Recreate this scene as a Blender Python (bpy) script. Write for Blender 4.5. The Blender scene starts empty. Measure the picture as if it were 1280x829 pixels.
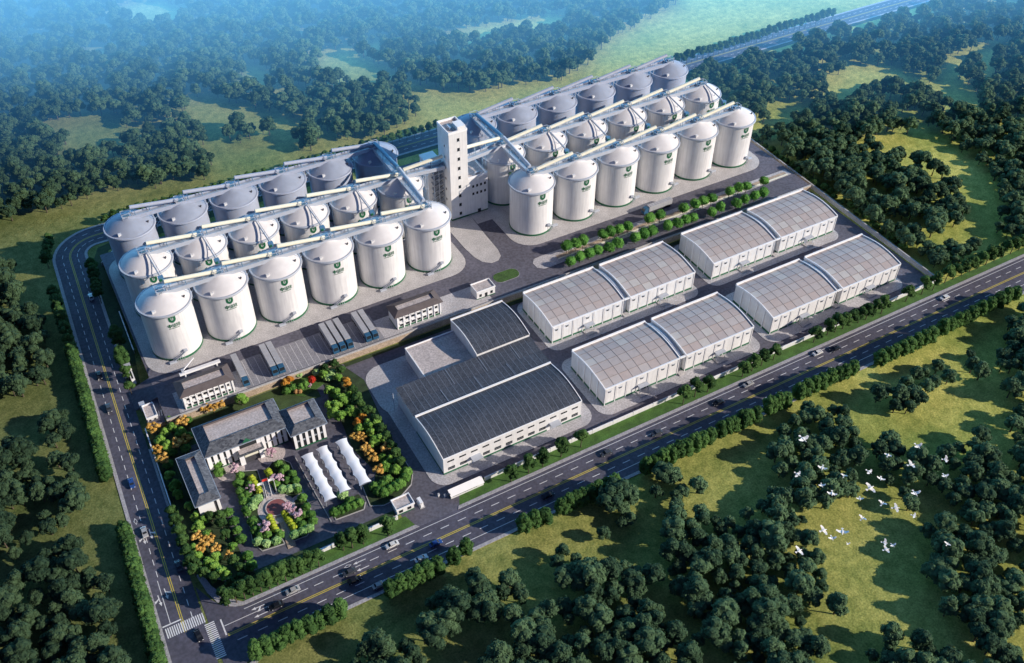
import bpy, math, random
from mathutils import Vector, Matrix, noise
R = math.radians
rnd = random.Random(7)
scene = bpy.context.scene
COL = scene.collection
PI = math.pi

# ------------------------------------------------------------------ camera frame (also used to read ground positions)
CAMZ = 270.0
FPX, PITCH, ROLL, YAW = 1212.73, R(43.108), R(.471), R(29.722)
FW = Vector((math.sin(YAW)*math.cos(PITCH), math.cos(YAW)*math.cos(PITCH), -math.sin(PITCH)))
_r = Vector((math.cos(YAW), -math.sin(YAW), 0)); _u = _r.cross(FW)
RT = math.cos(ROLL)*_r + math.sin(ROLL)*_u
UP = -math.sin(ROLL)*_r + math.cos(ROLL)*_u
def at(px, py, z=0.0):
    d = FW*FPX + RT*(px-640) + UP*(414.5-py)
    s = (z-CAMZ)/d.z
    return (s*d.x, s*d.y)
def px_of(x, y, z=0.0):
    v = Vector((x, y, z-CAMZ)); w = v.dot(FW)
    if w <= 1: return (-9999, -9999, w)
    return (640+FPX*v.dot(RT)/w, 414.5-FPX*v.dot(UP)/w, w)

# ------------------------------------------------------------------ materials
def new_mat(name):
    m = bpy.data.materials.new(name); m.use_nodes = True
    nt = m.node_tree; nt.nodes.clear()
    o = nt.nodes.new('ShaderNodeOutputMaterial'); b = nt.nodes.new('ShaderNodeBsdfPrincipled')
    nt.links.new(b.outputs[0], o.inputs[0])
    return m, nt, b
def ramp(nt, stops):
    r = nt.nodes.new('ShaderNodeValToRGB'); e = r.color_ramp.elements
    e[0].position, e[0].color = stops[0][0], (*stops[0][1], 1)
    e[1].position, e[1].color = stops[-1][0], (*stops[-1][1], 1)
    for p, c in stops[1:-1]:
        k = e.new(p); k.color = (*c, 1)
    return r
def tone(c, f): return tuple(max(0, min(1, a*f)) for a in c)
def mat(name, c, rough=.7, var=.18, scale=.4, metal=0, bump=0, detail=4, fine=0, streak=0):
    m, nt, b = new_mat(name)
    g = nt.nodes.new('ShaderNodeNewGeometry')
    n = nt.nodes.new('ShaderNodeTexNoise'); n.inputs['Scale'].default_value = scale; n.inputs['Detail'].default_value = detail
    nt.links.new(g.outputs['Position'], n.inputs['Vector'])
    r = ramp(nt, [(.3, tone(c, 1-var)), (.7, tone(c, 1+var))])
    nt.links.new(n.outputs[0], r.inputs[0])
    out = r.outputs[0]
    if fine:
        n2 = nt.nodes.new('ShaderNodeTexNoise'); n2.inputs['Scale'].default_value = fine; n2.inputs['Detail'].default_value = 2
        nt.links.new(g.outputs['Position'], n2.inputs['Vector'])
        r2 = ramp(nt, [(.35, (.8, .8, .8)), (.65, (1.2, 1.2, 1.2))])
        nt.links.new(n2.outputs[0], r2.inputs[0])
        mx = nt.nodes.new('ShaderNodeMix'); mx.data_type = 'RGBA'; mx.blend_type = 'MULTIPLY'; mx.inputs[0].default_value = 1
        nt.links.new(out, mx.inputs[6]); nt.links.new(r2.outputs[0], mx.inputs[7]); out = mx.outputs[2]
    if streak:      # faint vertical weather streaks
        mp = nt.nodes.new('ShaderNodeMapping'); mp.inputs['Scale'].default_value = (1, 1, .07); nt.links.new(g.outputs['Position'], mp.inputs[0])
        n3 = nt.nodes.new('ShaderNodeTexNoise'); n3.inputs['Scale'].default_value = 1.3; n3.inputs['Detail'].default_value = 4; nt.links.new(mp.outputs[0], n3.inputs['Vector'])
        r3 = ramp(nt, [(.35, (1-streak, 1-streak, 1-streak*.9)), (.6, (1, 1, 1))]); nt.links.new(n3.outputs[0], r3.inputs[0])
        mx = nt.nodes.new('ShaderNodeMix'); mx.data_type = 'RGBA'; mx.blend_type = 'MULTIPLY'; mx.inputs[0].default_value = 1
        nt.links.new(out, mx.inputs[6]); nt.links.new(r3.outputs[0], mx.inputs[7]); out = mx.outputs[2]
    nt.links.new(out, b.inputs['Base Color'])
    b.inputs['Roughness'].default_value = rough; b.inputs['Metallic'].default_value = metal
    if bump:
        bp = nt.nodes.new('ShaderNodeBump'); bp.inputs['Strength'].default_value = bump
        nt.links.new(n.outputs[0], bp.inputs['Height']); nt.links.new(bp.outputs[0], b.inputs['Normal'])
    return m
def leaf_mat(name, dark, light, zone=False):
    m, nt, b = new_mat(name)
    oi = nt.nodes.new('ShaderNodeObjectInfo'); g = nt.nodes.new('ShaderNodeNewGeometry')
    n = nt.nodes.new('ShaderNodeTexNoise'); n.inputs['Scale'].default_value = .9; n.inputs['Detail'].default_value = 3
    nt.links.new(g.outputs['Position'], n.inputs['Vector'])
    a = nt.nodes.new('ShaderNodeMath'); a.operation = 'MULTIPLY_ADD'; a.inputs[1].default_value = .5
    nt.links.new(oi.outputs['Random'], a.inputs[0]); nt.links.new(n.outputs[0], a.inputs[2])
    r = ramp(nt, [(.38, dark), (1.0, light)])
    nt.links.new(a.outputs[0], r.inputs[0]); out = r.outputs[0]
    if zone:        # left-hand vignette shade painted into the leaf colour, easing off to the right
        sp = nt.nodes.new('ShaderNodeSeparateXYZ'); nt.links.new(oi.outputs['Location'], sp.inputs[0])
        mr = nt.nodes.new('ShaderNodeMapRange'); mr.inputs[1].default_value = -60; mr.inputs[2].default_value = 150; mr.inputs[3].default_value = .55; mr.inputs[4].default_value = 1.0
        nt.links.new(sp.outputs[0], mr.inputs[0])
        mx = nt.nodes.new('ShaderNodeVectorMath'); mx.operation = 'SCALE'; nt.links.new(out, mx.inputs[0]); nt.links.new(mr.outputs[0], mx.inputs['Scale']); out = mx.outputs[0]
    nt.links.new(out, b.inputs['Base Color'])
    b.inputs['Roughness'].default_value = .85
    b.inputs['Specular IOR Level'].default_value = .1
    return m
M = {}
M['silo'] = mat('silo_paint', (.75, .745, .745), .5, .04, .25, streak=.14)
M['silo_roof'] = mat('silo_roof', (.70, .69, .70), .7, .06, .3)
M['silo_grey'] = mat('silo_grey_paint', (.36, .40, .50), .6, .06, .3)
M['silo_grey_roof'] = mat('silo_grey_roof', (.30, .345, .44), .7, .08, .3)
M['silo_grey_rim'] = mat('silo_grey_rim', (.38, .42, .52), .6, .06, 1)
M['rim'] = mat('rim_steel', (.46, .50, .57), .5, .05, 1, metal=.1)
M['green'] = mat('green_paint', (.012, .12, .055), .5, .1, 1)
M['cream'] = mat('cream_cladding', (.78, .755, .61), .5, .05, .5)
M['steel'] = mat('grey_steel', (.42, .46, .52), .45, .1, .7, metal=.3)
M['bluesteel'] = mat('blue_steel', (.10, .22, .34), .5, .1, .7, metal=.2)
M['white'] = mat('white_wall', (.75, .75, .75), .7, .05, .4, streak=.10)
M['whitecoat'] = mat('white_trim', (.85, .85, .86), .6, .03, .5)
M['concrete'] = mat('concrete', (.46, .445, .445), .9, .10, .25, fine=2.2)
M['pad'] = mat('pad_concrete', (.45, .44, .46), .9, .10, .13, fine=1.6)
M['roofdeck'] = mat('roof_deck', (.48, .43, .42), .9, .12, .35, fine=1.5)
M['asphalt'] = mat('asphalt', (.080, .078, .110), .85, .20, .09, fine=.8)
M['yard'] = mat('yard_asphalt', (.112, .110, .142), .85, .18, .06, fine=.9)
M['kerb'] = mat('kerb_stone', (.42, .42, .43), .9, .1, .8)
M['bay'] = mat('bay_paving', (.27, .27, .30), .9, .1, .4, fine=2)
M['walk'] = mat('sidewalk', (.36, .35, .37), .9, .1, .4, fine=2)
M['paint'] = mat('road_paint', (.72, .72, .74), .7, .12, 1.5)
M['yellow'] = mat('yellow_road_paint', (.62, .50, .06), .7, .12, 1.5)
M['tan'] = mat('tan_stone', (.42, .33, .25), .9, .12, .5, fine=2)
M['dark'] = mat('dark_glass', (.02, .025, .03), .2, .1, 1)
M['darktrim'] = mat('dark_trim', (.06, .06, .07), .6, .1, 1)
M['lawn'] = mat('lawn', (.06, .14, .025), .95, .3, .3, fine=2.0)
M['oval'] = mat('oval_turf', (.05, .11, .025), .95, .3, .5, fine=2.0)
M['lawn2'] = mat('dull_lawn', (.05, .085, .025), .95, .3, .3, fine=2.0)  # darker, less saturated green than the verge lawn
M['lawn_dark'] = mat('planted_bed', (.03, .055, .02), .95, .35, .4, fine=2.0)
M['brown_roof'] = mat('brown_roof', (.12, .10, .10), .8, .15, .5)
M['bluecab'] = mat('blue_cab', (.03, .11, .21), .35, .08, 1)
M['trailer'] = mat('trailer_grey', (.40, .41, .44), .6, .08, .5)
M['tyre'] = mat('tyre_rubber', (.02, .02, .02), .9, .1, 2)
M['bark'] = mat('bark', (.09, .07, .05), .95, .2, 2)
M['maroon'] = mat('maroon_stone', (.25, .08, .08), .8, .1, .8)
M['plaza'] = mat('plaza_stone', (.52, .46, .45), .9, .12, .9, fine=2)
M['membrane'] = mat('canopy_membrane', (.88, .88, .90), .5, .02, .4)
M['bird'] = mat('white_feathers', (.9, .9, .88), .8, .03, 3)
M['red'] = mat('red_cloth', (.6, .03, .02), .8, .05, 1)
for k, c in (('car_white', (.8, .8, .8)), ('car_silver', (.45, .46, .48)), ('car_black', (.015, .018, .025)), ('car_blue', (.03, .09, .3)), ('car_grey', (.07, .08, .1))):
    M[k] = mat(k, c, .25, .03, 1, metal=.2)
for i, c in enumerate([(.43, .385, .375), (.46, .42, .41), (.41, .365, .36), (.44, .375, .355), (.49, .465, .445)]):
    M['panel%d' % i] = mat('roof_panel_%d' % i, c, .75, .05, .5)
M['seam'] = mat('roof_seam', (.29, .26, .255), .8, .1, 1)
M['hay'] = mat('tan_bush', (.40, .22, .08), .9, .2, 2)
# dark metal roof with a woven fleck
def fleck_mat(name, c1, c2, sx, sy, scale):
    m, nt, b = new_mat(name)
    g = nt.nodes.new('ShaderNodeNewGeometry'); mp = nt.nodes.new('ShaderNodeMapping'); mp.inputs['Scale'].default_value = (sx, sy, 1)
    nt.links.new(g.outputs['Position'], mp.inputs[0])
    v = nt.nodes.new('ShaderNodeTexVoronoi'); v.inputs['Scale'].default_value = scale
    nt.links.new(mp.outputs[0], v.inputs['Vector'])
    n = nt.nodes.new('ShaderNodeTexNoise'); n.inputs['Scale'].default_value = .12; nt.links.new(g.outputs['Position'], n.inputs['Vector'])
    sep = nt.nodes.new('ShaderNodeSeparateColor'); nt.links.new(v.outputs['Color'], sep.inputs[0])
    a = nt.nodes.new('ShaderNodeMath'); a.operation = 'MULTIPLY_ADD'; a.inputs[1].default_value = .55
    nt.links.new(sep.outputs[0], a.inputs[0])
    a2 = nt.nodes.new('ShaderNodeMath'); a2.operation = 'MULTIPLY'; a2.inputs[1].default_value = .5
    nt.links.new(n.outputs[0], a2.inputs[0]); nt.links.new(a2.outputs[0], a.inputs[2])
    r = ramp(nt, [(.15, c1), (.85, c2)]); nt.links.new(a.outputs[0], r.inputs[0]); nt.links.new(r.outputs[0], b.inputs['Base Color'])
    b.inputs['Roughness'].default_value = .8; b.inputs['Specular IOR Level'].default_value = .25
    return m
M['darkroof'] = fleck_mat('dark_sheet_roof', (.026, .032, .046), (.088, .100, .128), 1.0, .5, 3.2)
M['rib'] = mat('roof_rib', (.17, .20, .26), .7, .1, 1)
M['slate'] = fleck_mat('slate_tiles', (.035, .04, .055), (.15, .165, .19), .8, 1.3, 1.6)
# grassland
def terrain_mat():
    m, nt, b = new_mat('grassland')
    g = nt.nodes.new('ShaderNodeNewGeometry')
    def nz(s, d, rough=.6):
        n = nt.nodes.new('ShaderNodeTexNoise'); n.inputs['Scale'].default_value = s; n.inputs['Detail'].default_value = d; n.inputs['Roughness'].default_value = rough
        nt.links.new(g.outputs['Position'], n.inputs['Vector']); return n
    n1 = nz(.018, 5); n2 = nz(.25, 5, .7); n3 = nz(1.6, 3)
    r1 = ramp(nt, [(.3, (.25, .33, .09)), (.5, (.46, .46, .14)), (.72, (.63, .58, .20))])
    nt.links.new(n1.outputs[0], r1.inputs[0])
    sp = nt.nodes.new('ShaderNodeSeparateXYZ'); nt.links.new(g.outputs['Position'], sp.inputs[0])
    mr = nt.nodes.new('ShaderNodeMapRange'); mr.inputs[1].default_value = -30; mr.inputs[2].default_value = 300  # cloud-like darkening on the left is painted into the grass colour
    nt.links.new(sp.outputs[0], mr.inputs[0])
    mx0 = nt.nodes.new('ShaderNodeMix'); mx0.data_type = 'RGBA'
    r0 = ramp(nt, [(.3, (.10, .135, .055)), (.7, (.20, .215, .095))]); nt.links.new(n1.outputs[0], r0.inputs[0])
    nt.links.new(mr.outputs[0], mx0.inputs[0]); nt.links.new(r0.outputs[0], mx0.inputs[6]); nt.links.new(r1.outputs[0], mx0.inputs[7])
    r2 = ramp(nt, [(.3, (.55, .64, .5)), (.7, (1.3, 1.25, 1.15))]); nt.links.new(n2.outputs[0], r2.inputs[0])
    r3 = ramp(nt, [(.3, (.6, .65, .6)), (.7, (1.3, 1.28, 1.25))]); nt.links.new(n3.outputs[0], r3.inputs[0])
    out = mx0.outputs[2]
    for r in (r2, r3):
        mx = nt.nodes.new('ShaderNodeMix'); mx.data_type = 'RGBA'; mx.blend_type = 'MULTIPLY'; mx.inputs[0].default_value = 1
        nt.links.new(out, mx.inputs[6]); nt.links.new(r.outputs[0], mx.inputs[7]); out = mx.outputs[2]
    nt.links.new(out, b.inputs['Base Color']); b.inputs['Roughness'].default_value = .95; b.inputs['Specular IOR Level'].default_value = .1
    bp = nt.nodes.new('ShaderNodeBump'); bp.inputs['Strength'].default_value = .6; bp.inputs['Distance'].default_value = .6
    nt.links.new(n2.outputs[0], bp.inputs['Height']); nt.links.new(bp.outputs[0], b.inputs['Normal'])
    return m
M['terrain'] = terrain_mat()
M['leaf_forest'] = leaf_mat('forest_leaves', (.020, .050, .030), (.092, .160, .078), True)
M['leaf_road'] = leaf_mat('roadside_leaves', (.016, .045, .014), (.065, .13, .035))
M['leaf_hedge'] = leaf_mat('hedge_leaves', (.018, .050, .016), (.070, .145, .038))
M['leaf_bright'] = leaf_mat('bright_leaves', (.08, .19, .03), (.22, .38, .07))
M['leaf_garden'] = leaf_mat('garden_leaves', (.035, .10, .02), (.12, .25, .05))
M['leaf_ball'] = leaf_mat('ball_leaves', (.04, .13, .025), (.12, .29, .055))
M['leaf_orange'] = leaf_mat('autumn_leaves', (.42, .23, .04), (.72, .46, .13))
M['leaf_rust'] = leaf_mat('rust_leaves', (.40, .13, .02), (.50, .32, .06))
M['leaf_red'] = leaf_mat('red_leaves', (.22, .01, .01), (.45, .04, .02))
M['leaf_pink'] = leaf_mat('blossom', (.45, .27, .34), (.70, .52, .58))
M['leaf_lime'] = leaf_mat('lime_leaves', (.22, .32, .02), (.42, .48, .05))
M['leaf_pale'] = leaf_mat('pale_leaves', (.12, .26, .07), (.34, .50, .20))
M['leaf_core'] = mat('inner_foliage', (.012, .025, .012), .95, .2, 1)

# ------------------------------------------------------------------ mesh helpers
class MB:
    def __init__(s, *mats): s.v = []; s.f = []; s.m = []; s.mats = list(mats)
    def mi(s, m):
        if m not in s.mats: s.mats.append(m)
        return s.mats.index(m)
    def add(s, vs, fs, m):
        k = len(s.v); i = s.mi(m); s.v += [tuple(p) for p in vs]
        for f in fs: s.f.append([k+a for a in f]); s.m.append(i)
        return s
    def box(s, x0, x1, y0, y1, z0, z1, m):
        vs = [(x, y, z) for z in (z0, z1) for x, y in ((x0, y0), (x1, y0), (x1, y1), (x0, y1))]
        return s.add(vs, [(3, 2, 1, 0), (4, 5, 6, 7), (0, 1, 5, 4), (1, 2, 6, 5), (2, 3, 7, 6), (3, 0, 4, 7)], m)
    def prism(s, poly, z0, z1, m, mside=None):
        a = sum(poly[i][0]*poly[(i+1) % len(poly)][1]-poly[(i+1) % len(poly)][0]*poly[i][1] for i in range(len(poly)))
        if a < 0: poly = poly[::-1]
        n = len(poly); vs = [(x, y, z0) for x, y in poly]+[(x, y, z1) for x, y in poly]
        s.add(vs, [tuple(range(n, 2*n))], m)
        s.add(vs, [(i, (i+1) % n, n+(i+1) % n, n+i) for i in range(n)], mside or m)
        return s
    def sheet(s, poly, z, m):
        a = sum(poly[i][0]*poly[(i+1) % len(poly)][1]-poly[(i+1) % len(poly)][0]*poly[i][1] for i in range(len(poly)))
        if a < 0: poly = poly[::-1]
        return s.add([(x, y, z) for x, y in poly], [tuple(range(len(poly)))], m)
    def bar(s, p, q, w, h, m):        # rectangular bar from p to q
        p, q = Vector(p), Vector(q); d = (q-p).normalized()
        a = d.cross(Vector((0, 0, 1))); a = Vector((1, 0, 0)) if a.length < 1e-4 else a.normalized(); b = a.cross(d)
        vs = [c+a*sx*w/2+b*sy*h/2 for c in (p, q) for sx, sy in ((-1, -1), (1, -1), (1, 1), (-1, 1))]
        return s.add(vs, [(0, 1, 2, 3), (7, 6, 5, 4), (0, 4, 5, 1), (1, 5, 6, 2), (2, 6, 7, 3), (3, 7, 4, 0)], m)
    def tube(s, p, q, r, m, n=10, r2=None):
        p, q = Vector(p), Vector(q); d = (q-p).normalized(); r2 = r if r2 is None else r2
        a = d.cross(Vector((0, 0, 1))); a = Vector((1, 0, 0)) if a.length < 1e-4 else a.normalized(); b = a.cross(d)
        vs = [p+(a*math.cos(t)+b*math.sin(t))*r for t in [2*PI*i/n for i in range(n)]] + [q+(a*math.cos(t)+b*math.sin(t))*r2 for t in [2*PI*i/n for i in range(n)]]
        return s.add(vs, [(i, (i+1) % n, n+(i+1) % n, n+i) for i in range(n)]+[tuple(range(n))[::-1], tuple(range(n, 2*n))], m)
    def lathe(s, prof, m, n=48, cx=0, cy=0):
        vs = []; fs = []
        for r, z in prof: vs += [(cx+r*math.cos(2*PI*i/n), cy+r*math.sin(2*PI*i/n), z) for i in range(n)]
        for k in range(len(prof)-1):
            for i in range(n): j = (i+1) % n; fs.append((k*n+i, k*n+j, (k+1)*n+j, (k+1)*n+i))
        return s.add(vs, fs, m)
    def build(s, name, parent=None, loc=(0, 0, 0), smooth=False, rotz=0):
        me = bpy.data.meshes.new(name); me.from_pydata(s.v, [], s.f)
        for m in s.mats: me.materials.append(M[m] if isinstance(m, str) else m)
        me.polygons.foreach_set('material_index', s.m)
        me.update()
        if smooth:
            me.polygons.foreach_set('use_smooth', [True]*len(s.f)); me.set_sharp_from_angle(angle=R(40))
        o = bpy.data.objects.new(name, me); COL.objects.link(o); o.location = loc; o.rotation_euler[2] = rotz
        if parent: o.parent = parent
        return o
def tag(o, label=None, cat=None, group=None, kind=None):
    if label: o['label'] = label
    if cat: o['category'] = cat
    if group: o['group'] = group
    if kind: o['kind'] = kind
    return o
def thing(name, label, cat, loc=(0, 0, 0), rotz=0, group=None):
    o = bpy.data.objects.new(name, None); COL.objects.link(o); o.empty_display_size = 1
    o.location = loc; o.rotation_euler = (0, 0, rotz)
    return tag(o, label, cat, group)
KIDS = {}
def dup(root, loc, rotz=0, label=None, scale=None, group=None):
    if root.name not in KIDS:
        KIDS[root.name] = [(c, list(c.children)) for c in root.children]
    r = root.copy(); COL.objects.link(r); r.location = loc; r.rotation_euler = (0, 0, rotz)
    if scale: r.scale = scale if hasattr(scale, '__len__') else (scale,)*3
    if label: r['label'] = label
    if group: r['group'] = group
    for ch, gs in KIDS[root.name]:
        c = ch.copy(); COL.objects.link(c); c.parent = r
        for g in gs:
            d = g.copy(); COL.objects.link(d); d.parent = c
    return r
def rrect(x0, x1, y0, y1, r, n=6):
    r = min(r, (x1-x0)/2-.01, (y1-y0)/2-.01); out = []
    for cx, cy, a in ((x1-r, y1-r, 0), (x0+r, y1-r, 90), (x0+r, y0+r, 180), (x1-r, y0+r, 270)):
        out += [(cx+r*math.cos(R(a+90*i/n)), cy+r*math.sin(R(a+90*i/n))) for i in range(n+1)]
    return out
def ell(cx, cy, rx, ry, n=32): return [(cx+rx*math.cos(2*PI*i/n), cy+ry*math.sin(2*PI*i/n)) for i in range(n)]
ORD = ['first', 'second', 'third', 'fourth', 'fifth', 'sixth', 'seventh', 'eighth', 'ninth', 'tenth', 'eleventh', 'twelfth', 'thirteenth', 'fourteenth', 'fifteenth', 'sixteenth', 'seventeenth', 'eighteenth', 'nineteenth', 'twentieth']
ORD += ['twenty-'+o for o in ORD[:9]] + ['thirtieth']+['thirty-'+o for o in ORD[:9]]+['fortieth']+['forty-'+o for o in ORD[:9]]
PZ = 3.0     # height of the silo terrace

# ------------------------------------------------------------------ ground, roads, yards
b = MB(); b.sheet([(-3000, -600), (5200, -600), (5200, 5200), (-3000, 5200)], -.06, 'terrain')
tag(b.build('grassland'), kind='structure')
def lx(y): return -17.0+0.0285*(y-190)       # outer edge of the left road's pavement
# left road: straight part and bend into the back road
def centre_line():
    pts = [(lx(y)+7.2, y) for y in (100, 160, 182, 220, 260, 300, 340, 372)]
    c = (lx(385)+7.2+13, 385.0); r = 13.0
    for i in range(0, 10):
        a = PI-(PI/2)*i/9; pts.append((c[0]+r*math.cos(a), 385+r*math.sin(a)))
    pts += [(60, 398.2), (200, 398.4), (340, 398.6), (540, 398.2), (1000, 398), (3000, 398)]
    return pts
def offset(pts, d):
    out = []
    for i, p in enumerate(pts):
        a = pts[max(i-1, 0)]; c = pts[min(i+1, len(pts)-1)]
        t = Vector((c[0]-a[0], c[1]-a[1])).normalized(); out.append((p[0]-t.y*d, p[1]+t.x*d))
    return out
def ribbon(mb, pts, d0, d1, z, m):
    A, B = offset(pts, d0), offset(pts, d1)
    for i in range(len(pts)-1): mb.sheet([A[i], A[i+1], B[i+1], B[i]], z, m)
def kerb_ribbon(mb, pts, d0, d1, z0, z1, m):
    A, B = offset(pts, d0), offset(pts, d1)
    for i in range(len(pts)-1): mb.prism([A[i], A[i+1], B[i+1], B[i]], z0, z1, m)
def resample(pts, step):
    out = []; acc = 0; 
    for a, c in zip(pts, pts[1:]):
        L = math.dist(a, c); t = -acc
        while t+step <= L: t += step; out.append(((a[0]+(c[0]-a[0])*t/L, a[1]+(c[1]-a[1])*t/L), math.atan2(c[1]-a[1], c[0]-a[0])))
        acc = L-t
    return out
CL = centre_line()
CLn = CL[2:]                                 # north of the crossing
b = MB(); ribbon(b, CL, -6.1, 6.1, 0, 'asphalt'); tag(b.build('left_road'), kind='structure')
BY0, BY1 = 166.0, 182.2                      # bottom road
b = MB(); b.sheet([(-3, BY0), (4000, BY0), (4000, BY1), (-3, BY1)], .012, 'asphalt')
b.sheet([(-3, BY1), (8, BY1), (6, 183), (3.5, 184.5), (1.5, 186.6), (-.4, 190), (-3, 196)], .012, 'asphalt')
b.sheet([(-3, BY0), (-3, 155), (-5.8, 150), (-1, 158), (3, 163), (9, BY0)], .012, 'asphalt')
tag(b.build('bottom_road'), kind='structure')
b = MB(); kerb_ribbon(b, CL, 6.1, 7.3, -.05, .13, 'walk')
kerb_ribbon(b, [p for p in CL if p[1] > 194 and p[1] < 282] , -6.9, -6.1, -.05, .13, 'walk')
kerb_ribbon(b, [p for p in CL if p[1] > 299], -7.3, -6.1, -.05, .13, 'walk')
tag(b.build('left_pavement'), kind='structure')
b = MB()
b.prism([(8.5, BY1), (69, BY1), (68, 183.5), (8.5, 183.5)], -.05, .14, 'walk'); b.prism([(83.5, BY1), (4000, BY1), (4000, 183.5), (84.3, 183.5)], -.05, .14, 'walk')
b.prism([(8.5, BY1), (6, 182.9), (3.2, 184.6), (1.4, 187.2), (-.3, 192), (-1.6, 200), (.2, 200), (1.5, 194), (3.8, 189), (6.5, 185.3), (8.5, 183.5)], -.05, .14, 'walk')
b.prism([(9, 166), (4000, 166), (4000, 164.8), (8, 164.8)], -.05, .14, 'walk')
b.prism([(9, 166), (8, 164.8), (5, 160), (2, 152), (-.5, 154), (3, 162)], -.05, .14, 'walk')
tag(b.build('bottom_pavement'), kind='structure')
# markings
b = MB()
for d in (.28, -.28): 
    ribbon(b, CLn, d-.11, d+.11, .012, 'yellow')
    for x0, x1 in ((1, 4000),): b.sheet([(x0, 174.6+d-.12), (x1, 174.6+d-.12), (x1, 174.6+d+.12), (x0, 174.6+d+.12)], .024, 'yellow')
for d in (3.1, -3.1):
    for (p, a) in resample(CLn, 4.9):
        if p[1] < 205 and d > 0: continue
        t = Vector((math.cos(a), math.sin(a))); nn = Vector((-t.y, t.x)); c = Vector(p)+nn*d
        if c.x > 560: break
        b.sheet([tuple(c+t*sx*1.25+nn*sy*.11) for sx, sy in ((-1, -1), (1, -1), (1, 1), (-1, 1))], .012, 'paint')
for yy in (178.0, 171.6):
    x = 3.0 if yy < 174 else 30
    while x < 900: b.sheet([(x, yy-.12), (x+3.1, yy-.12), (x+3.1, yy+.12), (x, yy+.12)], .024, 'paint'); x += 6.4
b.sheet([(8, 180.8), (68, 180.8), (68, 181.0), (8, 181.0)], .024, 'paint'); b.sheet([(68, 180.8), (2000, 180.8), (2000, 181.0), (68, 181.0)], .024, 'paint')
b.sheet([(26, 169), (2000, 169), (2000, 169.2), (26, 169.2)], .024, 'paint')
b.sheet([(.9, 178), (28, 178), (28, 178.2), (.9, 178.2)], .024, 'paint')
b.sheet([(.3, 174.8), (.75, 174.8), (.75, 180.9), (.3, 180.9)], .024, 'paint')
b.sheet([(lx(187)+1.3, 186.6), (-10.0, 186.6), (-10.0, 187.05), (lx(187)+1.3, 187.05)], .024, 'paint')
c0 = offset(CL, 3.1)
b.sheet([(-13.4, 187.0), (-13.2, 187.0), (-12.8, 204), (-13.0, 204)], .024, 'paint')
for i in range(18): x = -15.3+i*.66; b.sheet([(x, 182.2), (x+.36, 182.2), (x+.36, 185.9), (x, 185.9)], .024, 'paint')
for i in range(19): y = 168.4+i*.7; b.sheet([(-4.4, y), (-1.4, y), (-1.4, y+.38), (-4.4, y+.38)], .024, 'paint')
def arrow(x, y, ang, turn):
    t = Vector((math.cos(ang), math.sin(ang))); n_ = Vector((-t.y, t.x)); c = Vector((x, y))
    def P(u, v): w = c+t*u+n_*v; return (w.x, w.y)
    b.sheet([P(-2.2, -.14), P(.8, -.14), P(.8, .14), P(-2.2, .14)], .03, 'paint')
    b.sheet([P(.8, -.5), P(2.2, 0), P(.8, .5)], .03, 'paint')
    if turn: b.sheet([P(-.6, 0), P(.2, turn*.9), P(.7, turn*1.5), P(-.5, turn*1.5), P(-.3, turn*1.1), P(-1.0, 0)], .034, 'paint')
arrow(-14.1, 196.5, -PI/2+.03, -1); arrow(-11.7, 198, -PI/2+.03, 1)
arrow(-12.7, 222, -PI/2, -1); arrow(-10.2, 223, -PI/2, 1)
for (u, v, s) in ((394-2, 735, 0), (381, 740, 0), (378, 741, 0), (382.5, 729.5, 0)): pass
for xx in (12.0, 46.0):
    arrow(xx, 179.3, PI, 1 if xx < 20 else 0); arrow(xx, 176.4, PI, 0)
for (x, y) in (at(169.5, 652), at(434.5, 708)):
    for i in range(4):
        q = [(x+1.3, y), (x, y+.6), (x-1.3, y), (x, y-.6)] if y < 190 else [(x+.6, y), (x, y+1.5), (x-.6, y), (x, y-1.5)]
        a, c = q[i], q[(i+1) % 4]; b.sheet([a, c, (x+(c[0]-x)*.75, y+(c[1]-y)*.75), (x+(a[0]-x)*.75, y+(a[1]-y)*.75)], .03, 'paint')
tag(b.build('road_markings'), kind='structure')
# lower yard
b = MB(); b.sheet([(0, 190), (318, 190), (318, 266.6), (0, 266.6)], -.03, 'yard')
b.sheet([(65.5, 182.1), (86.5, 182.1), (88.5, 190), (65.5, 190)], -.02, 'yard'); tag(b.build('lower_yard'), kind='structure')
b = MB()
for x0, x1, y0, y1 in ((151, 225.5, 231.4, 264), (149.5, 227, 192.8, 226), (231.5, 306, 232.2, 264), (230, 306, 193, 226), (81, 147.2, 193, 246)):
    if x0 == 81: b.prism(rrect(80.8, 147.2, 193, 243, 6), -.05, .1, 'pad'); b.prism(rrect(79.5, 118, 231, 259, 8), -.05, .095, 'pad')
    else: b.prism(rrect(x0, x1, y0, y1, 5), -.05, .1, 'pad')
tag(b.build('building_aprons'), kind='structure')
# verge and lawns
b = MB()
b.sheet([(9, 183.5), (68, 183.5), (66.6, 188.4), (4.5, 188.4)], -.01, 'lawn'); b.sheet([(84.6, 183.5), (318, 183.5), (318, 190), (88, 190)], -.01, 'lawn')
b.sheet([(318, 183.5), (700, 183.5), (700, 186.8), (318, 186.8)], -.01, 'lawn')
b.sheet([(1.6, 194), (9, 183.6), (12, 188.6), (6, 196), (.5, 204), (-.8, 202)], -.015, 'lawn')
b.sheet([(-3.6, 204), (-1, 204), (1, 268), (-1.5, 268)], -.02, 'lawn_dark')
b.sheet([(0, 190), (13.6, 190), (13.6, 236), (0, 236)], 0, 'lawn_dark'); b.sheet([(0, 236), (11, 236), (11, 266.4), (0, 266.4)], 0, 'lawn_dark')
b.sheet([(11, 254.2), (62, 254.2), (62, 266.4), (11, 266.4)], .0, 'lawn2')
b.sheet([(13.6, 190.5), (64, 190.5), (64, 192.6), (13.6, 192.6)], .0, 'lawn_dark')
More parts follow.
